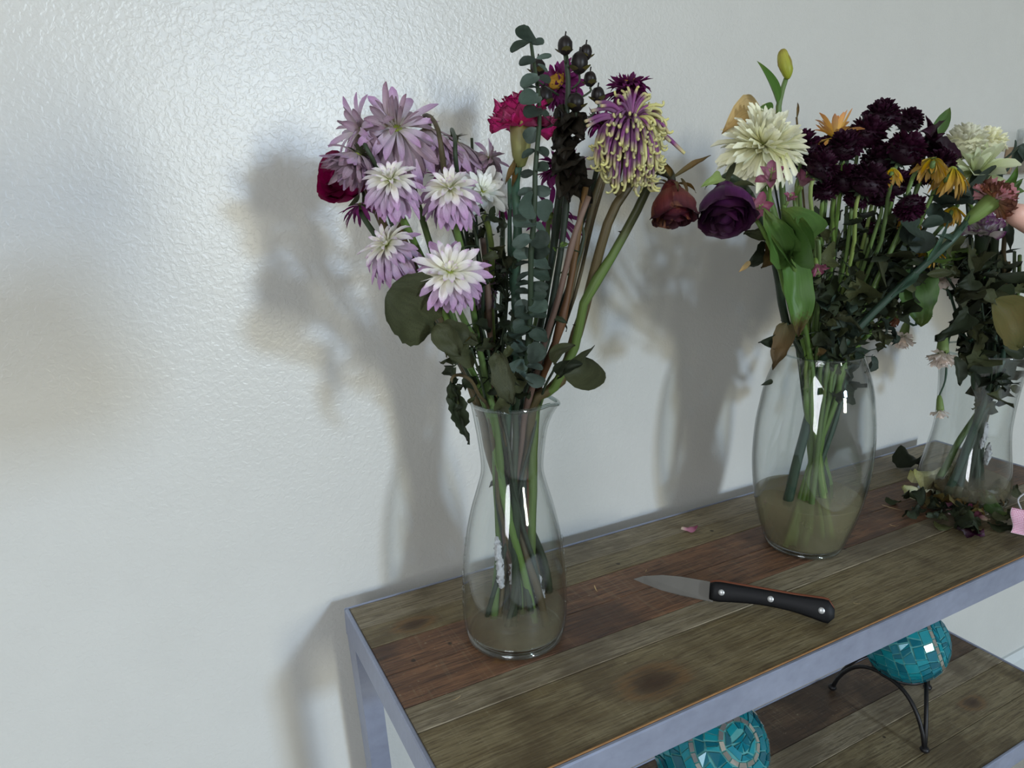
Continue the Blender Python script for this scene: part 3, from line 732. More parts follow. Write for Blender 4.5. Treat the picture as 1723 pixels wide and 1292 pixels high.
# ---- chrysanthemum heads
def K(kind, W, bend, cup, mat, **k): return dict(kind=kind, W=W, bend=bend, cup=cup, mat=mat, **k)
def mum(root, P, axis, R, style, seed, disc=None):
    rnd = random.Random(seed); off = Vector(root.location)
    dm = M['disc_green'] if not disc else M[disc]
    fr = frame(axis.orthogonal(), axis)
    b = ellipsoid(MB(), (0, 0, 0), R * .13, R * .13, R * .09, 12, 7, fr, 0, .2, seed).build('flower_head', dm, root, True, P - off)
    def A(m, bends, W=.22, kind='petal'): return [K(kind, W, q, .45, m, nx=2, ny=6, seed=i) for i, q in enumerate(bends)]
    if style == 'front':      # white heart, lilac skirt
        rings = [(8, 20, .36 * R, A('lil_in', (-.3, .3, .7), .32), 0), (12, 42, .58 * R, A('lil_in', (.1, .5, 1.0), .28), .05),
                 (17, 62, .80 * R, A('lil_in', (.2, .6, 1.1), .26), .3), (20, 80, .98 * R, A('lil', (.1, .5, 1.0), .25), .6), (20, 98, 1.12 * R, A('lil', (.1, .5, .9), .24), .95), (16, 112, 1.2 * R, A('lil', (0, .4, .8), .22), 1.3)]
    elif style == 'open':     # pale star
        rings = [(8, 22, .36 * R, A('lil_in', (-.2, .3), .30), 0), (15, 50, .68 * R, A('lil_in', (.1, .4, .8), .27), .04), (20, 70, .88 * R, A('lil_in', (.1, .4), .25), .12), (24, 88, 1.02 * R, A('lil', (.1, .4, .8), .24), .3), (20, 104, 1.1 * R, A('lil', (.1, .5, .9), .24), .6)]
    elif style == 'old':      # faded and hanging
        rings = [(7, 28, .62 * R, A('lil_old', (.2, .9, -.4), .2), .0), (12, 55, .85 * R, A('lil', (.2, .7, 1.1), .22), .35), (18, 78, 1.0 * R, A('lil_old', (.1, .6, 1.0), .22), .75), (20, 98, 1.1 * R, A('lil', (.1, .5, .9), .21), 1.1), (16, 112, 1.18 * R, A('lil_old', (0, .4, .8), .2), 1.5)]
    elif style == 'back':     # seen from behind, sepals towards the viewer
        rings = [(20, 50, 1.15 * R, A('lil_old', (-.3, -.6, .2), .21), .15), (22, 72, 1.15 * R, A('lil', (-.5, -.9, -.2), .21), .3), (20, 92, 1.1 * R, A('lil_old', (-.9, -1.3), .21), .45), (12, 25, .9 * R, A('lil_old', (0, .5), .22), .1)]
    elif style == 'white':
        rings = [(8, 20, .30 * R, A('white', (-.5, -.2), .34), 0), (11, 45, .55 * R, A('white', (-.1, .3), .34), 0), (14, 66, .8 * R, A('white', (.0, .4), .34), .03), (16, 84, 1.0 * R, A('white', (.1, .4), .33), .08), (15, 100, 1.05 * R, A('white', (.2, .6), .32), .2)]
    elif style == 'pale':
        rings = [(6, 25, .6 * R, A('palegreen', (-.3, .2), .42), 0), (8, 50, .9 * R, A('palegreen', (.1, .6), .42), .1), (9, 75, 1.05 * R, A('palegreen', (.3, .9), .42), .5)]
    elif style == 'magenta':
        rings = [(16, 78, 1.0 * R, A('magenta', (.1, .5, .9), .17), .3), (14, 98, 1.0 * R, A('magenta', (.1, .5), .17), .5)]
    elif style == 'plum':
        rings = [(16, 35, .55 * R, A('plum', (.2, .9, -.6), .26, 'point'), .05), (30, 65, .9 * R, A('plum', (.3, 1.2, -.5), .24, 'petal'), .2), (36, 90, 1.05 * R, A('plum', (.4, 1.4, -.4), .22, 'petal'), .4), (24, 50, .7 * R, A('plum', (.3, 1.6, -.9), .22, 'petal'), .1)]
    elif style == 'cream':
        A2 = lambda b_, W=.2, k='spoon': [K(k, W, q, .8, 'cream', nx=2, ny=6, seed=i) for i, q in enumerate(b_)]
        rings = [(7, 10, .34 * R, A2((-1.2, -.8), .40), 0), (12, 26, .50 * R, A2((-1.1, -.7), .34), 0), (18, 42, .66 * R, A2((-.9, -.4), .28), 0), (26, 58, .80 * R, A2((-.7, -.1), .25), .03), (34, 74, .92 * R, A2((-.4, .1), .23), .08), (40, 90, 1.0 * R, A2((-.2, .4), .21), .16), (40, 106, 1.02 * R, A2((.1, .6), .21), .28), (34, 120, 1.0 * R, A2((.1, .6), .2), .4)]
    elif style == 'yellow':
        rings = [(16, 80, .95 * R, A('yellow', (.1, .5, .8), .18), 1.1), (16, 100, 1.0 * R, A('yellow', (.1, .5), .18), 1.7)]
    elif style == 'apricot':
        rings = [(10, 30, 1.1 * R, A('apricot', (-.3, .2, .5), .28), 0), (12, 62, 1.05 * R, A('apricot', (-.3, .2, .5), .28), 0), (10, 95, .95 * R, A('apricot', (-.2, .2), .28), .3)]
    ring_petals(b, axis, rings, rnd, r0=R * .1)
    if style in ('back', 'old', 'magenta', 'yellow', 'plum'):
        sx = []
        sm = 'calyx_green' if style in ('yellow', 'magenta') else 'leaf_olive'
        for k in range(14):
            ph = k / 14 * 2 * PI; rad = fr @ Vector((math.cos(ph), math.sin(ph), 0))
            d = (rad * 1.0 - axis * rnd.uniform(.1, .9)).normalized()
            sx.append((sheet('point', .3, .4, .2, 0, 2, 4, 0, 0, k % 3, 0, sm), pmat(-axis * R * .06, d, -axis, R * rnd.uniform(.22, .36) * (1.35 if style == 'back' else 1))))
        join(sx, 'calyx', M[sm], b)
        cx_ = MB(); ellipsoid(cx_, -axis * R * .10, R * .15, R * .15, R * .12, 10, 6, fr, 0, .1, seed); cx_.build('calyx_cup', M[sm], b)
    return b
def pom(root, P, axis, R, seed, mat='burgundy', n=(10, 16, 24, 32, 36, 32), name='petals'):
    R *= 1.22
    rnd = random.Random(seed); off = Vector(root.location); fr = frame(axis.orthogonal(), axis)
    b = ellipsoid(MB(), (0, 0, 0), R * .7, R * .7, R * .5, 14, 9, fr, 0, .1, seed).build('flower_head', M[mat], root, True, P - off)
    js = []; ths = (12, 32, 50, 68, 86, 102)
    ms = [K('spoon', .62, q, .9, mat, nx=2, ny=4, seed=i) for i, q in enumerate((-.9, -.4, .1))]
    Q = frame(axis.orthogonal(), axis)
    for cnt, th in zip(n, ths):
        for k in range(cnt):
            ph = 2 * PI * (k + rnd.uniform(-.3, .3)) / cnt; t = math.radians(th + rnd.uniform(-6, 6))
            rad = Q @ Vector((math.cos(ph), math.sin(ph), 0)); d = axis * math.cos(t) + rad * math.sin(t)
            nrm = axis * math.sin(t) - rad * math.cos(t)
            js.append((sheet(**rnd.choice(ms)), pmat(d * R * .42 * (1 if th < 80 else .9), (d + Vector([rnd.uniform(-.2, .2) for _ in range(3)])).normalized(), nrm, R * .50 * rnd.uniform(.85, 1.1))))
    join(js, name, M[mat], b)
    sx = [(sheet('point', .35, -.3, .2, 0, 2, 4, 0, 0, k % 3, 0, 'stem_dark'), pmat(-axis * R * .3, ((Q @ Vector((math.cos(k * .7), math.sin(k * .7), 0))) - axis * .35).normalized(), -axis, R * .62)) for k in range(9)]
    join(sx, 'calyx', M['stem_dark'], b)
    return b
def rose(root, P, axis, R, mat, seed, hang=.0, H=1.25):
    """closed rose: nested shells of petals round the axis"""
    rnd = random.Random(seed); off = Vector(root.location); fr = frame(axis.orthogonal(), axis)
    b = ellipsoid(MB(), fr @ Vector((0, 0, -R * .05)), R * .5, R * .5, R * .85, 14, 10, fr).build('flower_head', M[mat], root, True, P - off)
    n = 17
    for k in range(n):
        lay = k / (n - 1); r = R * (.30 + .70 * lay); h = R * H * (1.0 - .12 * lay); ph0 = k * 2.399 + rnd.uniform(-.2, .2)
        half = 1.25 - .25 * lay
        v = []; f = []; uv = []; NX, NY = 8, 8
        for j in range(NY + 1):
            t = j / NY
            for i in range(NX + 1):
                s = 2 * i / NX - 1
                tt = t * (1 - .22 * s * s)
                rad = r * (math.sin(min(1, tt * 1.25 + .08) * PI * .5)) * (1 - (.20 - .10 * lay) * max(0, tt - .55) / .45)
                lip = max(0, tt - .82) * (.55 + 1.2 * lay) * R * (.4 + abs(s))
                ph = ph0 + s * half
                z = -R * .75 + tt * h * 1.45 - lip * .5
                cr = noise.noise(Vector((s * 2.2 + k, t * 3, seed))) * R * .09 + noise.noise(Vector((s * 6 + k, t * 7, seed))) * R * .03
                p = fr @ Vector((math.cos(ph) * (rad + lip + cr), math.sin(ph) * (rad + lip + cr), z + cr))
                v.append(p); uv.append((i / NX, t))
                if i and j:
                    q = j * (NX + 1) + i; f.append((q - NX - 2, q - NX - 1, q, q - 1))
        MB().add(v, f, uv).build('petal', M[mat], b)
    for k in range(5):
        ph = k * 1.257; rad = fr @ Vector((math.cos(ph), math.sin(ph), 0))
        obj('sepal', sheet('point', .22, 1.2, .3, .6, 2, 8, .05, 0, k, 0, 'leaf_brown' if mat == 'rose_red' else 'leaf_olive'), b,
            pmat(-axis * R * .72 + rad * R * .12, (rad + axis * rnd.uniform(-.9, .4)).normalized(), -axis, R * rnd.uniform(.7, 1.15)))
    return b
def carnation(root, P, axis, R, mat, seed, calyx='calyx', cl=1.3, n=26, spread=75, flat=1.0, cm=None, fw=.85):
    rnd = random.Random(seed); off = Vector(root.location); fr = frame(axis.orthogonal(), axis)
    m = MB(); 
    lathe(m, [(.001, -R * cl), (R * .16, -R * cl * .95), (R * .27, -R * cl * .7), (R * .33, -R * .45), (R * .36, -R * .1), (R * .30, 0)], 14)
    m.v = [tuple(fr @ Vector(q)) for q in m.v]
    b = m.build('calyx', M[calyx], root, True, P - off)
    Q = fr
    for k in range(n):
        lay = k / (n - 1); t = math.radians(8 + spread * lay ** .8 + rnd.uniform(-8, 8)); ph = k * 2.399
        rad = Q @ Vector((math.cos(ph), math.sin(ph), 0)); d = (axis * math.cos(t) + rad * math.sin(t)).normalized(); nrm = axis * math.sin(t) - rad * math.cos(t)
        mm = mat if (cm is None or rnd.random() > .25) else cm
        me = sheet('fan', fw, .5 * lay, .5, 0, 8, 6, .07, 0, k % 9, .075, mm)
        obj('petal', me, b, pmat(-axis * R * .08, d, nrm + Vector([rnd.uniform(-.3, .3) for _ in range(3)]), R * rnd.uniform(.85, 1.05) * flat))
    for k in range(5):
        ph = k * 1.257; rad = Q @ Vector((math.cos(ph), math.sin(ph), 0))
        obj('sepal', sheet('point', .3, -.3, .3, 0, 2, 5, 0, 0, 0, 0, calyx), b, pmat(rad * R * .33 - axis * R * .2, (axis + rad * .35).normalized(), -rad, R * .38))
    return b
def lookpt(px, py, V, dy): return at(px, py, V.y + dy)

# ============================================================ bouquet in the carafe
A = lambda px, py, dy: at(px, py, VA.y + dy)
Bp = lambda px, py, dy: at(px, py, VB.y + dy)
Cp = lambda px, py, dy: at(px, py, VC.y + dy)
def px2m(n, P): return n * mpp(P)
GA = 'wilted bouquet in the carafe'
SHIFT = {id(VA): .045, id(VB): .02, id(VC): 0}
def stemmed_mum(V, tailf, tl, c, dy, R, ax, style, label, via=(), sm='stem_green', rad=(.0017, .0026), seed=0, leaves=0, leafm='leaf_dark', name='chrysanthemum', disc=None):
    sh = SHIFT[id(V)]; dy += sh; via = [(q[0], q[1], q[2] + sh * .7) for q in via]
    P = at(c[0], c[1], V.y + dy); R = px2m(R, P); axis = face(*ax)
    neck = P - axis * R * .16
    pts = [neck, neck - axis * R * .28 + DOWN * R * .1] + [at(q[0], q[1], V.y + q[2]) for q in via]
    root, path = plant(name, label, 'flower', pts, tailf(*tl), rad[0], rad[1], sm)
    b = mum(root, P, axis, R, style, seed, disc)
    rnd = random.Random(seed + 50)
    for _ in range(leaves): leafon(root, path, rnd.randrange(8, 20), .034, .5, leafm, rnd=rnd)
    return root, path, b
SM = lambda *a, **k: stemmed_mum(VA, tailA, *a, **k)
# head centre, depth, radius px, facing (right, up, to camera)
SM((806, -.01, 905, .012), (668, 218), -.075, 80, (.12, .42, .85), 'old', 'tallest faded lilac chrysanthemum, its upper petals standing up', [(700, 330, -.05), (752, 500, -.04)], seed=1)
SM((802, .0, 922, .01), (606, 220), -.065, 64, (-.6, .3, .65), 'old', 'faded lilac chrysanthemum facing left beside the tallest one', [(650, 330, -.05), (730, 520, -.03)], 'stem_brown', seed=2)
SM((812, .012, 893, .0), (602, 262), -.085, 54, (-.35, -.72, .25), 'back', 'browning lilac chrysanthemum drooping over the crimson rose on the left', [(612, 246, -.08), (632, 290, -.075), (660, 380, -.05), (720, 500, -.04)], 'stem_dark', (.0010, .0022), seed=3)
SM((820, -.012, 880, .016), (718, 216), -.06, 60, (.12, -.85, -.25), 'back', 'lilac chrysanthemum seen from behind right of the tallest one', [(726, 200, -.075), (738, 245, -.10), (752, 330, -.07), (790, 480, -.03)], 'stem_brown', (.0010, .0022), seed=4)
SM((826, .012, 900, -.01), (764, 238), -.05, 56, (.05, -.80, -.35), 'back', 'pale lilac chrysanthemum turned away under the crimson carnation, showing its sepals', [(764, 224, -.06), (768, 262, -.09), (776, 340, -.05), (800, 480, -.02)], 'stem_dark', (.0010, .0020), seed=5)
SM((838, .016, 870, -.01), (822, 268), .005, 40, (.5, .5, -.2), 'old', 'small dusky lilac chrysanthemum behind the white one', [(820, 350, .0), (828, 480, 0)], 'stem_dark', seed=6)
SM((808, -.014, 910, -.005), (658, 304), -.115, 58, (-.08, .62, .75), 'front', 'white and lilac chrysanthemum below the tallest faded one, left of centre', [(690, 400, -.08), (748, 520, -.06)], 'stem_green', seed=7)
SM((824, -.014, 888, .014), (757, 318), -.11, 56, (.0, .62, .75), 'front', 'white and lilac chrysanthemum touching the pure white one', [(772, 400, -.08), (795, 520, -.05)], 'stem_green', seed=8)
SM((832, .004, 862, .016), (812, 322), -.075, 44, (.30, .30, .9), 'white', 'pure white chrysanthemum with pale yellow heart', [(822, 400, -.05), (826, 520, -.03)], 'stem_pale', seed=9)
SM((812, .006, 915, -.012), (652, 412), -.10, 56, (-.45, .55, .6), 'front', 'lilac chrysanthemum low on the left above the big dark leaf', [(700, 480, -.07), (752, 560, -.05)], 'stem_brown', seed=10)
SM((828, -.016, 896, .006), (757, 458), -.13, 62, (.05, .45, .88), 'open', 'large open white and lilac chrysanthemum with green heart, lowest in front', [(780, 540, -.07), (806, 600, -.05)], 'stem_green', seed=11)
SM((836, -.006, 876, .014), (818, 480), -.05, 36, (.75, .45, .2), 'old', 'small lilac chrysanthemum half hidden right of the large open one', [(822, 560, -.03)], 'stem_brown', seed=12)
SM((816, .012, 905, 0), (606, 345), -.035, 40, (-.35, .8, .1), 'magenta', 'dark magenta daisy hanging behind the crimson rose', [(650, 420, -.02), (740, 560, -.02)], 'stem_dark', seed=13)
SM((828, .018, 885, -.01), (760, 296), .0, 40, (.1, .9, .2), 'magenta', 'dark magenta daisy tucked behind the middle lilac chrysanthemums', [(775, 400, 0), (810, 560, 0)], 'stem_dark', seed=14)
SM((842, .014, 880, -.014), (846, 345), .01, 36, (.1, .9, .1), 'magenta', 'dark magenta daisy behind the white chrysanthemum', [(846, 420, .0), (846, 560, 0)], 'stem_dark', seed=15)
SM((862, .014, 858, -.012), (925, 358), .015, 58, (.22, .85, -.35), 'magenta', 'magenta daisy with white petal bases, seen from behind among the bare stems', [(918, 450, .01), (890, 580, .0)], 'stem_green', seed=16, disc='disc')
SM((846, .0, 872, .0), (847, 447), -.02, 24, (-.6, .1, .4), 'plum', 'small dried brown daisy on a thin wiry stem left of the eucalyptus', [(842, 520, -.01)], 'stem_dark', (.001, .0014), seed=17)
# dark hypericum branch and the plum daisies at the top
SM((884, .0, 860, .012), (940, 142), -.03, 42, (-.5, .25, .8), 'plum', 'plum daisy with yellow heart facing left between the dark berries', [(946, 260, -.01), (930, 420, -.01), (905, 560, -.01)], 'stem_dark', seed=18, disc='disc')
SM((908, .006, 856, .006), (1056, 148), -.01, 42, (.02, .92, .12), 'plum', 'plum daisy with yellow heart standing alone at the upper right', [(1040, 235, -.01), (1000, 330, -.01), (955, 520, -.01)], 'stem_brown', seed=19, disc='disc')
SM((898, .01, 866, -.01), (1012, 208), .0, 34, (.2, .6, .2), 'plum', 'small plum daisy behind the purple spider chrysanthemum', [(1000, 300, 0), (955, 450, 0)], 'stem_dark', seed=20)
SM((880, .012, 872, .004), (946, 280), .0, 46, (-.1, .85, .3), 'plum', 'brown plum daisy hanging low among stems left of the spider chrysanthemum', [(935, 420, .0), (905, 560, 0)], 'stem_dark', seed=21)
# long petals that stand up on the tallest head
for lab_, dp in (('tallest faded lilac', [((655, 205), (650, 137), .2, .5), ((662, 205), (660, 160), .24, .2), ((672, 205), (684, 158), .2, .3), ((678, 212), (712, 196), .2, -.4), ((650, 208), (622, 178), .26, .4), ((652, 214), (612, 200), .26, .3)]),
                 ('faded lilac chrysanthemum facing left', [((612, 215), (594, 182), .26, .4), ((606, 225), (575, 205), .3, .4)])):
    root_ = [o for o in col.objects if o.get('label', '').startswith(lab_)][0]
    hd_ = [o for o in root_.children if o.name.startswith('flower_head')][0]; Yh = root_.location.y + hd_.location.y
    for a_, b_, w_, tw_ in dp:
        o = leafpx(None, a_, b_, Yh, Yh - .012, w_, 'lil_old', 'petal', .5, .6, 0, .02, name='petal', fold=.1, twist=tw_); o.parent = hd_; o.location = Vector(o.location) - root_.location - hd_.location
# yellow centres that show
def centre_disc(head, axis, R, up=.12):
    o = ellipsoid(MB(), axis * R * up, R * .27, R * .27, R * .13, 14, 8, frame(axis.orthogonal(), axis), 0, .35, 4); return o.build('yellow_heart', M['disc'], head)
for root_ in [o for o in col.objects if o.get('label', '').startswith('plum daisy with yellow heart')]:
    hd = [c_ for c_ in root_.children if c_.name.startswith('flower_head')][0]
    axis = face(-.5, .25, .8) if 'left' in root_['label'] else face(.02, .92, .12)
    centre_disc(hd, axis, .030, .16)
# crimson rose, far left
def rosething(V, tailf, tl, c, dy, R, ax, mat, label, via, sm, seed, rad=(.0026, .0032), H=1.25, leaves=0):
    if c[0] < 700: dy += .06; via = [(q[0], q[1], q[2] + .05) for q in via]
    P = at(c[0], c[1], V.y + dy); R = px2m(R, P); axis = face(*ax)
    pts = [P - axis * R * .7, P - axis * R * 1.1] + [at(q[0], q[1], V.y + q[2]) for q in via]
    root, path = plant('rose', label, 'flower', pts, tailf(*tl), rad[0], rad[1], sm, nodes=3)
    rose(root, P, axis, R, M and mat, seed, H=H)
    for k in (10, 14, 17):                                       # thorns
        th = MB(); p = path[k] - Vector(root.location); d = face(random.Random(k).choice((-1, 1)), .2, .2)
        q = frame(Vector((0, 0, 1)), d)
        v = [p + q @ Vector((x, y, 0)) for x, y in ((.0016, .002), (-.0016, .002), (-.0016, -.002), (.0016, -.002))] + [p + d * .0065]
        th.add(v, [(0, 1, 4), (1, 2, 4), (2, 3, 4), (3, 0, 4)]).build('thorn', M[sm], root)
    return root, path
rosething(VA, tailA, (800, .004, 925, -.01), (584, 304), -.05, 42, (-.55, .05, .8), 'rose_pink', 'crimson rose at the far left edge of the carafe bouquet', [(655, 400, -.03), (740, 540, -.03)], 'stem_brown', 31)
r_, p_ = rosething(VA, tailA, (905, -.004, 862, .0), (1131, 338), -.09, 41, (.05, -.98, .12), 'rose_red', 'dried red rose hanging upside down right of the spider chrysanthemum',
    [(1120, 292, -.08), (1098, 290, -.07), (1078, 340, -.06), (1040, 420, -.05), (985, 505, -.04), (965, 585, -.03), (930, 655, -.02)], 'stem_rose', 32, (.0026, .0032), 1.3)
for a_, b_, tw in (((1136, 296), (1196, 262), .8), ((1128, 298), (1108, 262), 1.5), ((1146, 300), (1158, 330), .3)):
    leafpx(r_, a_, b_, VA.y - .09, VA.y - .10, .16, 'leaf_brown', 'point', 1.0, .3, 0, .03, twist=tw, name='sepal')
# hot pink carnation
P = A(877, 212, -.05); R = px2m(54, P)
root, path = plant('carnation', 'hot pink carnation with yellowed calyx behind the eucalyptus tip', 'flower', [P - face(.02, 1, .1) * R * 1.25, A(868, 330, -.045), A(867, 450, -.04), A(868, 600, -.03)], tailA(852, -.006, 872, .006), .0026, .0036, 'stem_blue', nodes=2)
carnation(root, P, face(.02, .97, .2), R, 'hotpink', 5, 'calyx', 1.25, 30, 80, .95, fw=1.05)
for q in ((868, 505), (868, 330)): ellipsoid(MB(), A(q[0], q[1], -.042) - Vector(root.location), .0042, .0042, .005, 10, 6).build('stem_node', M['stem_blue'], root)
for a_, b_ in (((870, 265), (850, 310)), ((872, 268), (862, 315))): leafpx(root, a_, b_, VA.y - .05, VA.y - .05, .2, 'leaf_brown', 'point', .5, name='bract')
# eucalyptus branch
def euca(root, V, spine, pairs, dark=False, sz=1.0, seed=0, name='leaf'):
    rnd = random.Random(seed)
    for (px, py, dy, tx, ty, wd) in pairs:
        tx = px + (tx - px) * 1.18; ty = py + (ty - py) * 1.18
        leafpx(root, (px, py), (tx, ty), V.y + dy, V.y + dy + rnd.uniform(-.018, .008), wd, 'euca_dark' if dark or rnd.random() < .35 else 'euca', 'round', rnd.uniform(.2, .7), .18, rnd.uniform(-.5, .5), .05, 0, seed=rnd.randrange(5), fold=.12, nf=(BACK + UP * rnd.uniform(-.3, 1.0) + RIGHT * rnd.uniform(-.5, .5)).normalized())
sp = [A(893, 62, -.06), A(897, 100, -.06), A(905, 160, -.065), A(907, 215, -.07), A(898, 300, -.075), A(896, 400, -.07), A(892, 520, -.06), A(884, 620, -.045)]
root, path = plant('eucalyptus_branch', 'grey green eucalyptus branch with round leaves running down the middle of the carafe bouquet', 'branch', sp, tailA(868, -.012, 866, -.014), .0010, .0026, 'stem_dark')
ev = []
rn = random.Random(77)
for (px, py, tx, ty, wd) in [(893, 70, 888, 46, 1.05), (895, 70, 866, 86, .85), (896, 72, 912, 74, .9), (901, 100, 878, 108, .6), (903, 98, 924, 94, .35), (905, 108, 918, 120, .35),
     (906, 128, 882, 144, .6), (907, 128, 922, 138, .7), (908, 150, 884, 150, .5), (906, 160, 880, 172, .5), (907, 182, 889, 196, .8), (908, 190, 924, 206, .8), (905, 218, 886, 232, .9), (906, 220, 921, 216, .9), (902, 250, 918, 262, .8), (900, 252, 882, 264, .5), (900, 282, 919, 286, .8), (898, 290, 880, 294, .6),
     (898, 318, 922, 322, .7), (896, 318, 876, 328, .6), (897, 340, 876, 350, .8), (900, 345, 922, 358, .8), (896, 372, 872, 380, .9), (898, 378, 914, 394, .8), (895, 400, 919, 410, 1.), (894, 398, 868, 412, .6)]:
    ev.append((px, py, -.07, tx, ty, wd))
y = 425
while y < 640:
    s = 1 if len(ev) % 2 else -1; cx = 896 - (y - 425) * .05
    ev.append((cx, y, -.065 + (y - 425) * .0001, cx + s * rn.uniform(20, 30), y + rn.uniform(-2, 14), rn.uniform(.55, .95))); 
    ev.append((cx, y + 3, -.06, cx - s * rn.uniform(18, 27), y + rn.uniform(-4, 14), rn.uniform(.5, .9))); y += 17
euca(root, VA, None, ev, False, 1, 3)
# hypericum berries
sp = [A(952, 92, -.03), A(958, 150, -.03), A(955, 220, -.03), A(952, 320, -.02), A(940, 430, -.02), A(915, 560, -.01)]
root, path = plant('hypericum_sprig', 'branching sprig of dark brown hypericum berries at the top of the carafe bouquet', 'branch', sp, tailA(892, .008, 858, -.004), .0016, .0028, 'stem_dark')
RL = Vector(root.location)
for (px, py, a_, b_, base) in [(951, 77, 10.5, 13.5, (953, 105)), (986, 88, 8.5, 11, (975, 125)), (975, 106, 12, 16, (962, 150)), (905, 113, 11, 12, (940, 160)), (916, 163, 11.5, 15, (942, 205)), (969, 172, 11.5, 13.5, (958, 215)), (1006, 160, 9.5, 11.5, (975, 215)), (993, 133, 9, 11, (968, 170)), (880 + 60, 195, 8, 10, (950, 230))]:
    c = A(px, py, -.035); s = mpp(c); bp = A(base[0], base[1], -.03)
    a_ *= 1.2; b_ *= 1.15
    b = ellipsoid(MB(), (0, 0, 0), a_ * s, a_ * s, b_ * s, 14, 10, None, 0, .12, px).build('berry', M['berry'], root, True, c - RL)
    MB_ = MB(); tube(MB_, [Vector((0, 0, b_ * s)), Vector((.0006, 0, b_ * s + .003))], .0006, 5).build('berry_tip', M['berry'], b)
    st = MB(); tube(st, catmull([c - Vector((0, 0, b_ * s)), c - Vector((0, 0, b_ * s * 1.6)), bp], 6), .0009, 5, RL).build('twig', M['stem_dark'], root)
    for k in range(3):
        ph = k * 2.1 + px; d = Vector((math.cos(ph), math.sin(ph), .25)).normalized()
        obj('sepal', sheet('round', .75, -.6, .4, 0, 2, 4, 0, 0, 0, 0, 'leaf_yellow'), b, pmat(Vector((0, 0, -b_ * s * .9)), d, Vector((0, 0, 1)), a_ * s * 1.7))
for q in range(34):
    px, py = RND.uniform(928, 985), RND.uniform(195, 320)
    leafpx(root, (956, py - 8), (px, py + RND.uniform(5, 30)), VA.y - .025, VA.y - .03 + RND.uniform(-.02, .03), .5, 'leaf_black', 'leaf', 1.0, crum=.2, seed=q % 6)
# spider chrysanthemum
P = A(1062, 212, -.085); R = px2m(62, P); axis = face(.22, .62, .55)
root, path = plant('spider_chrysanthemum', 'large purple and pale yellow spider chrysanthemum with long curling petals', 'flower', [P - axis * .012, P - axis * .03 + DOWN * .02, A(1068, 300, -.055), A(1030, 360, -.05), A(1000, 450, -.04), A(975, 540, -.03), A(940, 640, -.02)], tailA(898, -.008, 858, .01), .003, .0036, 'stem_brown', nodes=3)
RL = Vector(root.location)
hd = ellipsoid(MB(), (0, 0, 0), .010, .010, .008, 12, 8).build('flower_head', M['spider_y'], root, True, P - RL)
rs = random.Random(8)
def quill(P0, d0, L, curl, mat, droop, r=.0010, hook=1.0):
    pts = [Vector((0, 0, 0))]; d = d0.normalized(); n = 13
    side = d.cross(Vector((0, 0, 1))).normalized() if abs(d.z) < .98 else RIGHT.copy()
    outw = Vector((d0.x, d0.y, 0)); outw = outw.normalized() if outw.length > .05 else -BACK
    for i in range(n):
        t = i / n
        if t < .70: d = (d + DOWN * droop * .16 * (1 + t)).normalized()
        else: d = (Matrix.Rotation(.62 * hook, 3, side) @ d).normalized()
        d = (d + Vector((rs.uniform(-.05, .05),) * 3)).normalized()
        pts.append(pts[-1] + d * L / n * (1 if t < .7 else .62))
    return [p + P0 for p in pts]
for k in range(270):
    u = rs.random(); th = math.radians(20 + 95 * u ** .8); ph = rs.random() * 2 * PI
    Q = frame(axis.orthogonal(), axis); rad = Q @ Vector((math.cos(ph), math.sin(ph), 0)); d = axis * math.cos(th) + rad * math.sin(th)
    L = R * (.9 + 1.15 * u) * rs.uniform(.8, 1.1); isy = (rad.dot(RIGHT) > -.2 and rs.random() < .5 and u < .6)
    if d.dot(UP) > .55 and u > .25: L *= .55
    pts = quill(d * .006, d, L, 1, None, .6 + 1.5 * u, hook=rs.choice((1.0, 1.3, .8, -.5)))
    mb = MB(); n_ = len(pts)
    rr_ = [.00085 + .0005 * math.sin(PI * min(1, i / n_ * 1.1)) for i in range(n_)]
    tube(mb, pts, rr_, 5)
    mb.uv = [(q[0], min(1, (i // 5) / (n_ - 1))) for i, q in enumerate(mb.uv)]
    mb.build('petal', M['spider_y' if isy else 'spider'], hd)
for (tx, ty) in ((1003, 172), (1012, 178), (988, 212), (985, 204), (1098, 203), (1128, 238), (1152, 258), (996, 186)):   # stray petals outside the ball
    e = at(tx, ty, VA.y - .10) - P; mid = e * .55 + UP * .006
    pts = catmull([Vector((0, 0, 0)), mid, e], 10); mb = MB(); tube(mb, pts, [.0012 + .0005 * math.sin(PI * i / 10) for i in range(11)], 6)
    mb.uv = [(q[0], min(1, (i // 6) / 10) * .8) for i, q in enumerate(mb.uv)]
    mb.build('petal', M['spider'], hd)
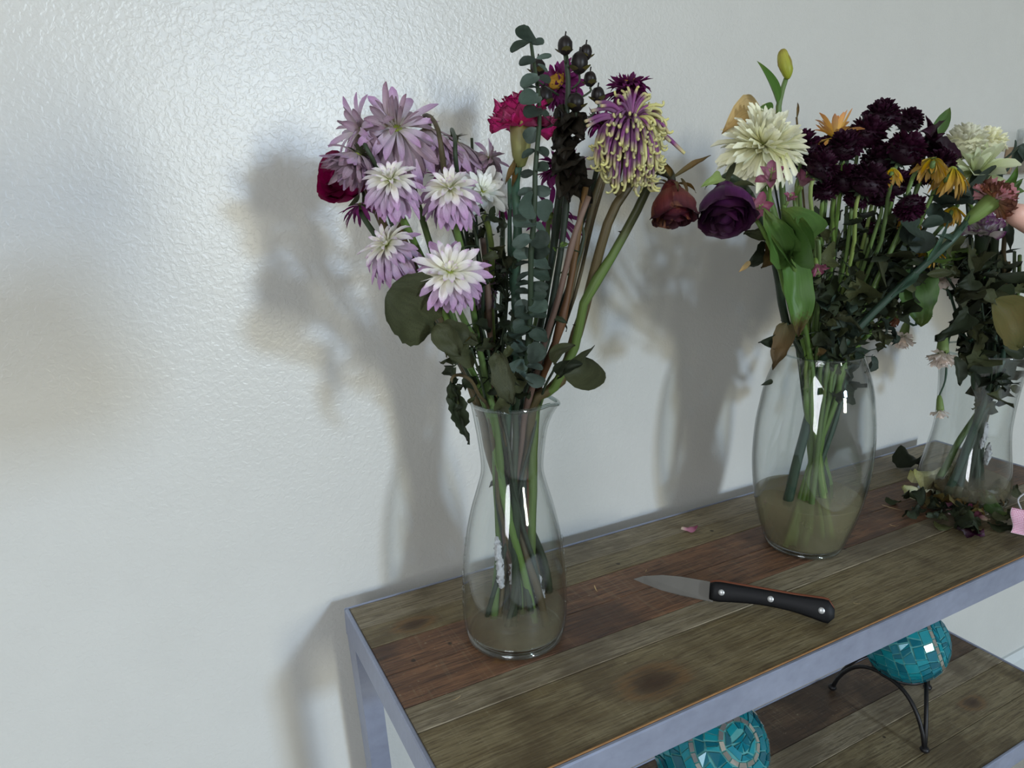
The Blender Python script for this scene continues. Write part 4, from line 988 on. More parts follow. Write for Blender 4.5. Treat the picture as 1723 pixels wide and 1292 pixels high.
# extra woody stems on the right with no head in view
for i, (top, via, tl, mt, lab, r) in enumerate([
    ((1045, 230, .0), [(1000, 360, -.01), (960, 520, -.01)], (890, .012, 870, -.016), 'stem_brown', 'thin brown stem rising behind the spider chrysanthemum', .0016),
    ((985, 315, -.03), [(968, 420, -.03), (940, 560, -.03)], (902, .0, 850, .006), 'stem_ochre', 'thick ochre rose stem leaning right in the middle of the carafe', .0028),
    ((992, 330, -.06), [(955, 440, -.05), (925, 550, -.04)], (886, -.012, 874, .01), 'stem_red', 'reddish bare stem crossing in front of the eucalyptus', .0024),
    ((812, 400, -.02), [(822, 520, -.02), (828, 600, -.01)], (824, -.006, 892, -.014), 'stem_red', 'straight brownish pink stem left of the carafe centre', .0024),
    ((794, 232, .0), [(800, 380, .0), (812, 560, 0)], (830, .018, 868, -.01), 'stem_dark', 'thin cut stem sticking up behind the faded lilac chrysanthemums', .0013),
    ((858, 300, -.03), [(860, 450, -.03), (864, 600, -.02)], (858, .004, 868, .018), 'stem_blue', 'smooth blue green stem left of the pink carnation stem', .0018)]):
    root, path = plant('bare_stem', lab, 'stem', [A(*top)] + [A(*q) for q in via], tailA(*tl), r * .8, r, mt, nodes=3)
    for k in range(3): leafon(root, path, RND.randrange(4, 18), .014, .35, 'leaf_dark', 'point')
# big leaves, each grows from the crowd of stems
LV = []
def leafthing(V, base, tip, dyb, dyt, W, mat, label, tail, kind='leaf', name='leaf_sprig', sm='stem_dark', r=.0012, leaves=(), **k):
    s = [at(base[0], base[1], V.y + dyb)] 
    root, path = plant(name, label, 'leaf', s, tail, r * .7, r * 1.3, sm, nodes=0)
    leafpx(root, base, tip, V.y + dyb, V.y + dyt, W, mat, kind, **k)
    for (b_, t_, y0_, y1_, w_, m_, kk) in leaves: leafpx(root, b_, t_, V.y + y0_, V.y + y1_, w_, m_, **kk)
    return root, path
leafthing(VA, (732, 545), (652, 492), -.07, -.09, .92, 'leaf_olive', 'large round dark rose leaf low on the left of the carafe bouquet', tailA(812, -.01, 900, .005), kind='round', bend=.3, cup=.1, roll=.2, crum=.06, serr=.05, ny=18, nx=10, fold=.1, seed=3,
    leaves=[((733, 548), (775, 598), -.09, -.1, .6, 'leaf_olive', dict(bend=1.2, crum=.16)), ((742, 545), (805, 578), -.08, -.09, .5, 'leaf_olive', dict(bend=.6, crum=.15))])
leafthing(VA, (790, 585), (748, 590), -.07, -.08, .9, 'leaf_olive', 'folded olive leaf under the large round rose leaf', tailA(816, -.014, 890, .0), bend=1.3, crum=.15, roll=-.3, leaves=[((785, 565), (752, 600), -.07, -.09, .6, 'leaf_yellow', dict(bend=.8, crum=.12, roll=.5))])
leafthing(VA, (838, 592), (862, 682), -.10, -.11, .42, 'leaf_olive', 'crumpled brown leaf hanging over the carafe mouth', tailA(842, -.016, 880, .0), bend=.7, crum=.16, serr=.12, ny=14, roll=.3)
leafthing(VA, (934, 612), (968, 582), -.07, -.08, .5, 'leaf_olive', 'rolled olive leaf on the green rose stem at the right of the carafe', tailA(910, -.008, 858, .004), bend=.9, cup=1.2, crum=.08, roll=-.7,
    leaves=[((948, 630), (984, 600), -.07, -.06, 1.0, 'leaf_olive', dict(bend=1.5, crum=.12, roll=.4, cup=.9)), ((942, 632), (982, 612), -.07, -.085, .5, 'leaf_dark', dict(bend=1.1, crum=.1, roll=-.4, cup=1.2))])
# the withered strip hanging outside the carafe
root, path = plant('withered_leaf_sprig', 'withered ragged leaf hanging outside the left rim of the carafe', 'leaf', [A(762, 662, -.06), A(760, 638, -.06), A(772, 631, -.055), A(792, 640, -.05), A(806, 665, -.04)], tailA(806, -.018, 905, .01), .0009, .0015, 'stem_brown', nodes=0, wob=.0003)
leafpx(root, (761, 645), (786, 751), VA.y - .062, VA.y - .06, .24, 'leaf_dark', 'blade', .3, .5, .2, .14, .22, ny=22, nx=6, twist=.6, seed=5)
for a_, b_ in (((760, 655), (782, 646)), ((764, 668), (757, 640)), ((766, 690), (779, 684))): leafpx(root, a_, b_, VA.y - .062, VA.y - .07, .3, 'leaf_dark', 'point', 1.3, .3, .2, .1, twist=.8)
# ragged small leaves clothing the thin stems
def clutter(V, tailf, zone, n, mats, label, seed, tl, size=(10, 26), name='foliage_sprig', top=None, W=.55, sm='stem_dark', nst=4, group=None, dys=(-.07, .02)):
    rnd = random.Random(seed); x0, y0, x1, y1 = zone
    top = top or ((x0 + x1) / 2, y0)
    root, path = plant(name, label, 'foliage', [at(top[0], top[1], V.y - .03)] + ([at((top[0] + (x0 + x1) / 2) / 2, (y0 + y1) / 2, V.y - .03)] if (y0 + y1) / 2 < 575 else []), tailf(*tl), .0010, .0018, sm, group, 2, .003)
    RL = Vector(root.location)
    for k in range(n):
        py = rnd.uniform(y0, y1); px = rnd.uniform(x0, x1); dy = rnd.uniform(*dys)
        a = rnd.uniform(0, 2 * PI); l = rnd.uniform(*size); tip = (px + math.cos(a) * l, py + abs(math.sin(a)) * l * 1.1)
        leafpx(root, (px, py), tip, V.y + dy, V.y + dy + rnd.uniform(-.02, .02), W * rnd.uniform(.6, 1.5), rnd.choice(mats), 'leaf', rnd.uniform(.2, 1.6), .5, rnd.uniform(-1.2, 1.2), .22, .2, seed=rnd.randrange(8), nx=4, ny=8, twist=rnd.choice((0, .9, -.9)))
        if k % 2 == 0:
            near = min(path, key=lambda q: (q - at(px, py, V.y + dy)).length) - RL; e = at(px, py, V.y + dy) - RL
            tube(MB(), [near, near.lerp(e, .5) + Vector((0, 0, .002)), e], .0006, 4).build('leaf_stalk', M[sm], root)
    return root
clutter(VA, tailA, (765, 350, 850, 500), 34, ['leaf_dark', 'leaf_olive'], 'dark withered leaves behind the lilac chrysanthemums', 1, (826, .004, 884, .0), (12, 28), top=(800, 330))
clutter(VA, tailA, (832, 430, 872, 600), 34, ['leaf_dark', 'stem_dark'], 'fine curled dark leaves just left of the eucalyptus', 2, (846, .01, 876, .01), (8, 18), top=(850, 400), dys=(-.05, .02))
clutter(VA, tailA, (760, 545, 880, 670), 46, ['leaf_dark', 'leaf_olive', 'leaf_dark'], 'dense withered leaves just above the carafe mouth', 3, (834, -.012, 894, .008), (12, 30), top=(800, 540))
clutter(VA, tailA, (925, 400, 990, 470), 4, ['stem_green', 'leaf_dark'], 'few narrow leaf scraps on the stems right of the eucalyptus', 4, (880, .0, 862, .0), (8, 26), top=(975, 370), W=.25)
# greyed leaf stuck on a stem inside the carafe, mould on the stems
mo = MB(); rm = random.Random(4)
def fluff(V, spots, label):
    t = thing('mould_fluff', label, 'mould', at(spots[0][0], spots[0][1], V.y + spots[0][2]))
    for (px, py, dy, a_, b_) in spots:
        c = at(px, py, V.y + dy); s = mpp(c)
        m_ = MB(); ellipsoid(m_, c - Vector(t.location), a_ * s * .75, a_ * s * .75, b_ * s, 20, 20, None, 0, .5, px)
        m_.v = [tuple(Vector(q) + Vector((noise.noise(Vector(q) * 500), noise.noise(Vector(q) * 470 + Vector((9, 0, 0))), noise.noise(Vector(q) * 300))) * .0026) for q in m_.v]
        m_.build('fluff_tuft', M['mould'], t)
fluff(VA, [(905, 985, -.012, 8, 22), (912, 1000, -.012, 6, 12), (842, 965, -.01, 8, 30), (838, 930, -.008, 6, 26), (862, 965, -.006, 6, 22)], 'white mould fluff on the rotting stems inside the carafe')

# ============================================================ bouquet in the barrel vase
def SB_(*a, **k): return stemmed_mum(VB, tailB, *a, **k)
rB = random.Random(21)
def pomthing(c, dy, R, label, ax=None, seed=0, foot=None, sm='stem_green', mouth=None, mat='burgundy', V=VB, tailf=tailB, name='pompon_chrysanthemum', n=(10, 16, 22, 28, 30, 26), via=None, grp=None, r=.0014):
    P = at(c[0], c[1], V.y + dy); R = px2m(R, P); axis = face(*(ax or (rB.uniform(-.4, .4), .75, rB.uniform(.3, .7))))
    k = (c[0] - 1460) / 140
    mx = mouth if mouth is not None else 1388 + 48 * max(-1, min(1, k)); bx = foot if foot is not None else 1364 - 46 * max(-1, min(1, k)) + rB.uniform(-8, 8)
    pts = [P - axis * R * .35, P - axis * R * .8 + DOWN * .012] + ([at(q[0], q[1], V.y + q[2]) for q in via] if via else [at((c[0] * .6 + mx * .4), (c[1] + 590) / 2, V.y + dy * .6)])
    root, path = plant(name, label, 'flower', pts, tailf(mx, rB.uniform(-.025, .025), bx, rB.uniform(-.02, .02)), r, r * 1.5, sm, grp)
    pom(root, P, axis, R, seed or c[0], mat, n); return root, path
for i, (c, dy, R, lab) in enumerate([
    ((1350, 250), -.04, 29, 'burgundy pompon chrysanthemum at the left end of the dark cluster, beside the cream one'),
    ((1352, 284), -.03, 22, 'burgundy pompon chrysanthemum just under the leftmost one, partly hidden'),
    ((1380, 283), -.065, 28, 'burgundy pompon chrysanthemum low on the left of the dark cluster'),
    ((1421, 250), -.055, 29, 'burgundy pompon chrysanthemum directly below the apricot daisy'),
    ((1457, 228), -.035, 31, 'burgundy pompon chrysanthemum right of the apricot daisy'),
    ((1483, 199), -.01, 29, 'topmost burgundy pompon chrysanthemum, the highest of the dark cluster'),
    ((1527, 206), .0, 23, 'burgundy pompon chrysanthemum at the top right, next to the highest one'),
    ((1393, 252), -.015, 22, 'small burgundy pompon chrysanthemum peeking out left of the apricot daisy stem'),
    ((1418, 306), -.05, 29, 'burgundy pompon chrysanthemum in the bottom row, second from left'),
    ((1459, 308), -.075, 33, 'large burgundy pompon chrysanthemum in the middle of the bottom row'),
    ((1480, 272), -.045, 29, 'burgundy pompon chrysanthemum in the heart of the dark cluster'),
    ((1520, 256), -.075, 33, 'large burgundy pompon chrysanthemum right of centre, nearest the yellow petals'),
    ((1504, 312), -.04, 27, 'burgundy pompon chrysanthemum at the right end of the bottom row'),
    ((1582, 278), -.06, 25, 'ragged burgundy pompon chrysanthemum hanging at the right of the dark cluster'),
    ((1388, 322), -.045, 21, 'burgundy pompon chrysanthemum lowest on the left of the bottom row'),
    ((1440, 336), -.06, 21, 'small burgundy pompon chrysanthemum under the large middle one of the bottom row'),
    ((1548, 296), -.05, 23, 'burgundy pompon chrysanthemum between the ragged one and the bottom row'),
    ((1482, 334), -.05, 20, 'small burgundy pompon chrysanthemum lowest in the middle, right of its twin')]):
    pomthing(c, dy, R, lab, seed=i + 60, sm=rB.choice(('stem_green', 'stem_pale', 'stem_green')))
pomthing((1530, 345), -.085, 25, 'drooping burgundy chrysanthemum turned down, showing its green sepals', (.1, -.75, .2), 90, via=[(1535, 300, -.08), (1560, 275, -.06), (1520, 380, -.05)])
pomthing((1458, 385), -.03, 16, 'tiny dark burgundy bud low among the green stems', seed=91, n=(6, 10, 14, 16, 0, 0))
# cream chrysanthemum
def S2(V, tailf, tl, c, dy, R, ax, style, label, via=(), **k): return stemmed_mum(V, tailf, tl, c, dy, R, ax, style, label, via, **k)
S2(VB, tailB, (1352, .0, 1400, .01), (1285, 242), -.06, 72, (.12, .42, .72), 'cream', 'big cream chrysanthemum above the purple rose', [(1300, 360, -.05), (1322, 480, -.03)], sm='stem_green', rad=(.0028, .0034), seed=41)
for (a_, b_) in (((1306, 262), (1312, 306)), ((1316, 262), (1326, 304)), ((1322, 258), (1338, 296))):
    root_ = [o for o in col.objects if o.get('label', '').startswith('big cream')][0]
    hd_ = [o for o in root_.children if o.name.startswith('flower_head')][0]
    o = leafpx(None, a_, b_, VB.y - .10, VB.y - .105, .3, 'cream', 'spoon', .3, .6, 0, 0, name='petal', seed=1, fold=0)
    o.parent = hd_; o.location = Vector(o.location) - root_.location - hd_.location
rosething(VB, tailB, (1346, -.01, 1392, .012), (1220, 343), -.08, 50, (-.12, -.88, .40), 'rose_purple', 'deep purple rose hanging at the left of the barrel vase bouquet', [(1232, 300, -.07), (1262, 330, -.05), (1300, 440, -.03), (1320, 530, -.02)], 'stem_dark', 33, (.0024, .0034), 1.2)
leafpx([o for o in col.objects if o.get('label', '').startswith('deep purple rose')][0], (1212, 300), (1178, 316), VB.y - .10, VB.y - .11, .25, 'stem_pale', 'point', 1.6, name='sepal')
# lily bud with two blades and green stem
root, path = plant('lily_stem', 'closed yellow green lily bud on a green stem above the cream chrysanthemum', 'flower', [Bp(1322, 130, -.02), Bp(1312, 160, -.02), Bp(1307, 200, -.02), Bp(1318, 330, -.02), Bp(1335, 460, -.01)], tailB(1358, .012, 1386, -.01), .0018, .0034, 'stem_green')
c = Bp(1321, 107, -.02); s = mpp(c); fr = frame(face(0, 0, 1), face(-.26, .96, .1))
bd = ellipsoid(MB(), (0, 0, 0), 11 * s, 11 * s, 25 * s, 14, 12, fr, 0, .12, 3).build('lily_bud', M['bud'], root, True, c - Vector(root.location))
for k in range(3):
    ph = k * 2.09; rad = fr @ Vector((math.cos(ph), math.sin(ph), 0)); axis = fr @ Vector((0, 0, 1))
    P0 = -axis * 23 * s; pts = catmull([P0, rad * 11.3 * s, axis * 24 * s], 8); tube(MB(), pts, .0009, 5).build('bud_seam', M['bud'], bd)
leafpx(root, (1307, 174), (1273, 102), VB.y - .02, VB.y - .03, .24, 'leaf_green', 'blade', .3, .5, .3, 0, seed=1)
leafpx(root, (1296, 200), (1276, 182), VB.y - .02, VB.y - .03, .6, 'leaf_green', 'blade', .3, .5, .3, 0, seed=2)
leafthing(VB, (1280, 190), (1217, 222), .0, -.02, .42, 'leaf_tan', 'dry tan petal arching behind the cream chrysanthemum', tailB(1356, .02, 1378, .0), 'blade', 'dry_petal_sprig', bend=1.0, crum=.06, roll=.3)
leafthing(VB, (1341, 197), (1342, 172), .0, .0, .2, 'leaf_brown', 'thin brown cut twig behind the cream chrysanthemum', tailB(1372, .02, 1380, .01), 'point', 'dry_twig', 'stem_brown')
# apricot daisy, yellow drooping daisies
S2(VB, tailB, (1380, .01, 1350, .01), (1404, 232), -.045, 42, (.1, .85, .1), 'apricot', 'apricot daisy seen from the side above the dark pompons', [(1404, 330, -.03)], sm='stem_pale', seed=43)
for (c, dy, R, ax, lab, via, sd) in [
    ((1604, 284), -.10, 48, (.3, .7, .3), 'drooping yellow daisy nearest the eucalyptus leaves on the right', [(1600, 360, -.02)], 44),
    ((1570, 268), -.115, 36, (.4, .8, -.2), 'drooping yellow daisy under the black dried lily', [(1560, 350, -.02)], 45),
    ((1502, 284), -.10, 30, (-.1, .8, .2), 'wilted ochre daisy half hidden between the dark pompons', [(1500, 340, -.01)], 46),
    ((1604, 348), -.075, 34, (.1, .8, .3), 'yellow daisy with hanging petals under the large eucalyptus leaf', [(1600, 400, 0)], 47),
    ((1566, 418), -.06, 30, (.1, .8, .3), 'low yellow daisy just behind the slanting carnation stem', [(1556, 470, 0)], 48),
    ((1532, 356), -.05, 34, (.1, .8, .0), 'orange yellow daisy behind the drooping burgundy chrysanthemum', [(1520, 440, 0)], 49)]:
    S2(VB, tailB, (1430, rB.uniform(-.02, .02), 1330, rB.uniform(-.01, .01)), c, dy, R, ax, 'yellow', lab, via, sm='stem_green', seed=sd)
# black dried lily and green leaf top right
root, path = plant('dried_lily', 'black shrivelled lily bloom at the upper right of the dark cluster', 'flower', [Bp(1560, 235, -.02), Bp(1545, 300, -.02), Bp(1500, 450, -.01)], tailB(1424, .0, 1340, .0), .0018, .003, 'stem_dark')
for (a_, b_, w_, tw) in (((1560, 240), (1590, 224), .4, .3), ((1560, 245), (1616, 268), .5, .5), ((1556, 250), (1600, 288), .45, -.4), ((1560, 240), (1545, 222), .7, .2), ((1556, 246), (1532, 262), .6, .4), ((1560, 238), (1560, 195), .22, .6), ((1562, 250), (1580, 262), .9, 0)):
    leafpx(root, a_, b_, VB.y - .03, VB.y - .045, w_, 'burgundy', 'blade', .9, .6, 0, .12, .1, twist=tw, name='petal')
leafthing(VB, (1568, 230), (1598, 181), -.01, -.01, .40, 'leaf_green', 'bright green pointed leaf at the upper right of the barrel bouquet', tailB(1420, .01, 1344, .0), 'blade', bend=.4, crum=.03)
# alstroemeria
def alstro(c, dy, R, ax, label, tl, seed, via):
    P = at(c[0], c[1], VB.y + dy); R = px2m(R, P); axis = face(*ax); rnd = random.Random(seed)
    root, path = plant('alstroemeria', label, 'flower', [P - axis * R * .5] + [at(q[0], q[1], VB.y + q[2]) for q in via], tailB(*tl), .0014, .0022, 'stem_green')
    fr = frame(axis.orthogonal(), axis)
    b = lathe(MB(), [(.001, -R * .55), (R * .14, -R * .45), (R * .16, -R * .1), (R * .05, 0)], 10)
    b.v = [tuple(fr @ Vector(q)) for q in b.v]; b = b.build('flower_base', M['calyx_green'], root, True, P - Vector(root.location))
    for k in range(6):
        ph = k * PI / 3; rad = fr @ Vector((math.cos(ph), math.sin(ph), 0)); th = rnd.uniform(.35, .8)
        obj('petal', sheet('petal' if k % 2 else 'point', .5, .7, .5, 0, 4, 8, .04, 0, k, 0, 'alstro'), b, pmat(-axis * R * .1, axis * math.cos(th) + rad * math.sin(th), axis * math.sin(th) - rad * math.cos(th), R))
    for k in range(4):
        ph = k * 1.7; rad = fr @ Vector((math.cos(ph), math.sin(ph), 0)); pts = catmull([Vector((0, 0, 0)), axis * R * .4, axis * R * .75 + rad * R * .15], 5); tube(MB(), pts, .0005, 4).build('stamen', M['stem_pale'], b)
alstro((1296, 302), -.075, 34, (-.2, .3, .8), 'pink alstroemeria bloom right below the cream chrysanthemum', (1350, -.015, 1380, 0), 1, [(1300, 380, -.08), (1330, 500, -.05)])
alstro((1270, 352), -.075, 34, (.1, -.1, .9), 'striped pink alstroemeria squeezed against the purple rose', (1348, .0, 1376, 0), 2, [(1290, 400, -.08), (1325, 500, -.05)])
alstro((1348, 312), -.05, 34, (.2, .5, .5), 'pink alstroemeria below the leftmost burgundy pompon', (1362, .01, 1372, .01), 3, [(1345, 400, -.04)])
alstro((1326, 338), -.10, 18, (.1, .6, .7), 'small pink alstroemeria bud with pale tip above the green leaf', (1356, -.01, 1370, .01), 4, [(1325, 400, -.08)])
alstro((1336, 380), -.09, 26, (.1, .8, .3), 'narrow folded pink alstroemeria petal right of the green leaf', (1358, -.02, 1372, .0), 5, [(1332, 440, -.08)])
alstro((1374, 445), -.05, 24, (.05, -.9, .3), 'withered pink alstroemeria hanging among the stems', (1372, -.01, 1360, .0), 6, [(1372, 405, -.05), (1378, 430, -.05)])
# green leaves
leafthing(VB, (1325, 425), (1342, 566), -.07, -.08, .38, 'leaf_tip', 'broad bright green leaf with brown tip in front of the left stems', tailB(1352, -.022, 1390, .0), 'leaf', 'green_leaf_sprig', 'stem_green', .003, bend=.45, crum=.05, roll=-.15, nx=8, ny=16,
    leaves=[((1328, 425), (1290, 388), -.07, -.09, .6, 'leaf_green', dict(bend=.8, crum=.08)), ((1326, 428), (1312, 352), -.08, -.10, .6, 'leaf_green', dict(bend=1.2, crum=.12, cup=.8, roll=.5)), ((1330, 425), (1338, 358), -.08, -.10, .45, 'leaf_green', dict(bend=.9, crum=.1, cup=.9)), ((1324, 430), (1286, 352), -.08, -.09, .4, 'leaf_green', dict(bend=1.4, crum=.1, cup=.8, roll=-.5))])
leafthing(VB, (1325, 545), (1300, 622), -.05, -.06, .4, 'leaf_brown', 'dead brown and yellow leaf curling over the rim of the barrel vase', tailB(1340, -.012, 1398, .0), 'blade', 'dead_leaf_sprig', 'stem_dark', .0016, bend=.5, crum=.08, roll=.3,
    leaves=[((1320, 578), (1278, 576), -.04, -.05, .4, 'leaf_dark', dict(bend=.6)), ((1300, 640), (1280, 648), -.05, -.05, .3, 'leaf_dark', dict(bend=.6))])
leafthing(VB, (1308, 412), (1252, 392), -.05, -.07, .42, 'leaf_olive', 'drooping grey olive leaf under the purple rose', tailB(1344, .004, 1384, .0), 'blade', 'drooping_leaf_sprig', 'stem_dark', .0022, bend=1.2, crum=.12,
    leaves=[((1290, 420), (1262, 445), -.05, -.06, .5, 'leaf_dark', dict(bend=1.2, crum=.15)), ((1300, 415), (1280, 452), -.05, -.07, .5, 'leaf_brown', dict(bend=.9, crum=.12)), ((1262, 440), (1243, 458), -.06, -.06, .3, 'leaf_tan', dict(bend=.5)), ((1310, 410), (1290, 440), -.04, -.05, .8, 'leaf_dark', dict(bend=1.2, crum=.15))])
leafthing(VB, (1405, 490), (1352, 505), -.03, -.05, .42, 'leaf_dark', 'dark brown leaf lying across the gap between stems', tailB(1380, .0, 1350, .0), 'blade', 'dark_leaf_sprig', bend=.7, crum=.1)
leafthing(VB, (1530, 455), (1548, 552), -.02, -.04, .62, 'leaf_green', 'large crumpled green rose leaf right of the barrel vase bouquet', tailB(1446, -.01, 1330, .0), 'leaf', 'rose_leaf_sprig', 'stem_blue', .002, bend=.6, crum=.12, serr=.08, ny=16, nx=8, roll=.2,
    leaves=[((1532, 460), (1568, 470), -.02, -.04, .6, 'leaf_dark', dict(bend=.8, crum=.1)), ((1530, 470), (1552, 500), -.03, -.03, .9, 'leaf_dark', dict(bend=.8, crum=.1))])
# dense dark foliage above the barrel vase
for i, (z, n, ms, lab, tl, sz, dys) in enumerate([
    ((1360, 370, 1440, 560), 60, ['leaf_dark', 'leaf_olive', 'leaf_dark'], 'dark ragged foliage on the left half above the barrel vase', (1384, .0, 1360, .01), (10, 26), (-.06, .03)),
    ((1420, 360, 1530, 520), 95, ['leaf_dark', 'leaf_dark', 'leaf_olive'], 'thick dark green foliage under the burgundy pompons', (1408, .0, 1350, .0), (11, 27), (-.05, .04)),
    ((1380, 490, 1500, 600), 80, ['leaf_dark', 'leaf_olive', 'euca_dark'], 'crumbling grey green foliage just above the barrel vase rim', (1420, .0, 1345, .01), (12, 28), (-.05, .03)),
    ((1480, 420, 1550, 500), 24, ['euca_dark', 'euca'], 'blue grey eucalyptus leaflets behind the slanting carnation stem', (1436, .01, 1335, .0), (10, 22), (-.02, .02)),
    ((1350, 560, 1440, 600), 22, ['leaf_dark', 'leaf_brown', 'leaf_olive'], 'brown decayed leaves stuffed in the mouth of the barrel vase', (1395, -.02, 1352, .0), (12, 26), (-.04, .03)),
    ((1396, 612, 1428, 668), 9, ['leaf_dark'], 'dark rotten leaves pressed inside the barrel vase', (1428, -.004, 1350, .0), (8, 20), (-.02, .02))]):
    clutter(VB, tailB, z, n, ms, lab, 30 + i, tl, sz, dys=dys, sm='stem_dark', top=((z[0] + z[2]) / 2, min(z[1], 570)))
for i in range(9):
    tl = (1345 + i * 12.5, rB.uniform(-.03, .03), 1400 - i * 9 + rB.uniform(-8, 8), rB.uniform(-.02, .02)); tx = 1330 + i * 24
    root, path = plant('bare_stem', 'plain green stem in the barrel vase crowd', 'stem', [Bp(tx, 340 + rB.uniform(-10, 30), rB.uniform(-.03, .03)), Bp(tx + (tl[0] - tx) * .5, 480, 0)], tailB(*tl), .0014, .0024, rB.choice(('stem_green', 'stem_dark', 'stem_pale')), 'plain stems in the barrel vase', 2)
# eucalyptus of the barrel vase
sp = [Bp(1712, 248, -.02), Bp(1690, 268, -.02), Bp(1650, 296, -.02), Bp(1620, 320, -.03), Bp(1590, 345, -.05), Bp(1555, 385, -.05), Bp(1500, 470, -.03), Bp(1455, 545, -.01)]
root, path = plant('eucalyptus_branch', 'dark eucalyptus branch arching to the right edge above the carnation', 'branch', sp, tailB(1436, -.01, 1334, .004), .0011, .0026, 'stem_dark')
euca(root, VB, None, [(1655, 285, -.03, 1648, 322, .7), (1662, 268, -.02, 1672, 306, .55), (1668, 292, -.02, 1662, 300, .5), (1698, 262, -.02, 1706, 240, .6), (1700, 268, -.02, 1690, 290, .6), (1712, 250, -.02, 1722, 270, .7), (1715, 245, -.02, 1708, 275, .6),
      (1626, 318, -.05, 1658, 302, .95), (1632, 310, -.05, 1655, 325, .9), (1622, 322, -.05, 1594, 305, .7), (1618, 328, -.05, 1588, 342, .9), (1610, 326, -.045, 1632, 342, .7), (1590, 350, -.05, 1568, 332, .8), (1585, 352, -.05, 1562, 360, .6), (1580, 360, -.05, 1598, 372, .6),
      (1552, 380, -.06, 1582, 372, .7), (1548, 388, -.06, 1548, 420, 1.1), (1545, 385, -.06, 1520, 375, .8), (1545, 392, -.05, 1520, 402, .8), (1525, 420, -.04, 1500, 430, .8), (1500, 460, -.03, 1520, 450, .7), (1500, 460, -.03, 1485, 440, .7)], True, 1, 9)
# carnation being plucked: long slanting stem
P = Bp(1672, 336, -.10); R = px2m(42, P); axis = face(.72, .66, .2)
root, path = plant('carnation', 'rusty salmon carnation on a long slanting stem held by fingers at the right', 'flower', [P - axis * R * 1.3, Bp(1600, 405, -.09), Bp(1540, 460, -.07), Bp(1470, 525, -.05), Bp(1405, 592, -.03)], tailB(1386, -.02, 1325, .0, .06), .0028, .0036, 'stem_blue', nodes=1, wob=.0003)
carnation(root, P, axis, R, 'salmon', 6, 'calyx_green', 1.35, 64, 84, .85, cm='pink', fw=.55)
for a_, b_ in (((1612, 392), (1632, 362)), ((1600, 405), (1575, 395)), ((1560, 440), (1595, 372)), ((1540, 460), (1500, 500)), ((1655, 350), (1700, 330))): leafpx(root, a_, b_, VB.y - .09, VB.y - .10, .14, 'stem_blue', 'blade', .5, .6, name='leaf')
for a_, b_ in (((1690, 325), (1722, 300)), ((1688, 318), (1712, 278)), ((1686, 322), (1723, 322))): leafpx(root, a_, b_, VB.y - .07, VB.y - .08, .4, 'leaf_green', 'blade', .4, .6, name='leaf')
ellipsoid(MB(), Bp(1405, 592, -.03) - Vector(root.location), .005, .005, .006, 10, 6).build('stem_node', M['stem_green'], root)
# two small carnations hanging behind, between the vases
def hangcarn(V, tailf, tl, c, dy, R, ax, mat, label, via, seed, cal='calyx_green', n=16, r=.0012, cl=1.4, cm=None):
    P = at(c[0], c[1], V.y + dy); R = px2m(R, P); axis = face(*ax)
    root, path = plant('carnation', label, 'flower', [P - axis * R * (cl * .95)] + [at(q[0], q[1], V.y + q[2]) for q in via], tailf(*tl), r, r * 1.7, 'stem_blue', None, 1, .0005)
    carnation(root, P, axis, R, mat, seed, cal, cl, n, 62, 1.0, cm); return root
hangcarn(VB, tailB, (1448, .0, 1330, .0), (1503, 536), .03, 16, (-.8, -.2, .3), 'salmon', 'small rusty carnation hanging between the two right vases', [(1524, 520, .03), (1528, 480, .02), (1480, 540, .01)], 71)
hangcarn(VB, tailB, (1450, .01, 1332, .0), (1520, 566), .03, 22, (-.35, -.75, .3), 'blush', 'blush carnation hanging down just under the small rusty one', [(1542, 545, .03), (1540, 500, .03), (1490, 545, .01)], 72)

# ============================================================ bouquet in the flared vase
hangcarn(VC, tailC, (1640, .0, 1650, .0), (1586, 594), -.03, 27, (-.15, -.95, .2), 'blush', 'blush carnation hanging head down beside the flared vase rim', [(1602, 562, -.03), (1612, 545, -.03), (1630, 560, -.02)], 73)
hangcarn(VC, tailC, (1636, .004, 1652, .0), (1582, 690), -.03, 17, (0, -1, .1), 'blush', 'tiny bell shaped blossom dangling on a thin thread left of the flared vase', [(1590, 640, -.03), (1592, 600, -.03), (1600, 560, -.02), (1630, 570, -.02)], 74, n=8, r=.0008, cl=1.5)
hangcarn(VC, tailC, (1640, .01, 1648, .0), (1586, 470), .0, 24, (-.5, .3, .6), 'blush', 'white blush carnation half hidden behind the large green leaf', [(1600, 500, .0), (1620, 560, 0)], 75)
hangcarn(VC, tailC, (1676, .0, 1630, .0), (1655, 392), -.02, 34, (-.2, .6, .5), 'edge_purple', 'white carnation with purple edges just below the held carnation', [(1662, 450, -.01), (1668, 540, 0)], 76, cal='stem_dark', n=20, r=.002)
for (c, dy, R, lab, sd, via) in [((1622, 246), .0, 34, 'pale cream flat chrysanthemum above the pale green petals', 51, [(1625, 330, 0), (1640, 480, 0)]), ((1660, 246), .005, 30, 'second pale cream flat chrysanthemum touching the first on its right', 52, [(1660, 330, 0), (1662, 480, 0)])]:
    pomthing(c, dy, R, lab, (.05, .9, .25), sd, 1640, 'stem_dark', 1660, 'cream', VC, tailC, 'chrysanthemum', (12, 18, 26, 32, 34, 30), via)
S2(VC, tailC, (1668, .01, 1636, .0), (1640, 292), -.02, 66, (-.1, .5, .6), 'pale', 'pale green white bloom with broad petals behind the eucalyptus', [(1645, 400, .01)], sm='stem_green', seed=53)
for o in col.objects:
    if o.get('label', '').startswith('pale green white bloom'):
        for h in o.children:
            for q in h.children:
                if q.name.startswith('petal'):
                    pass
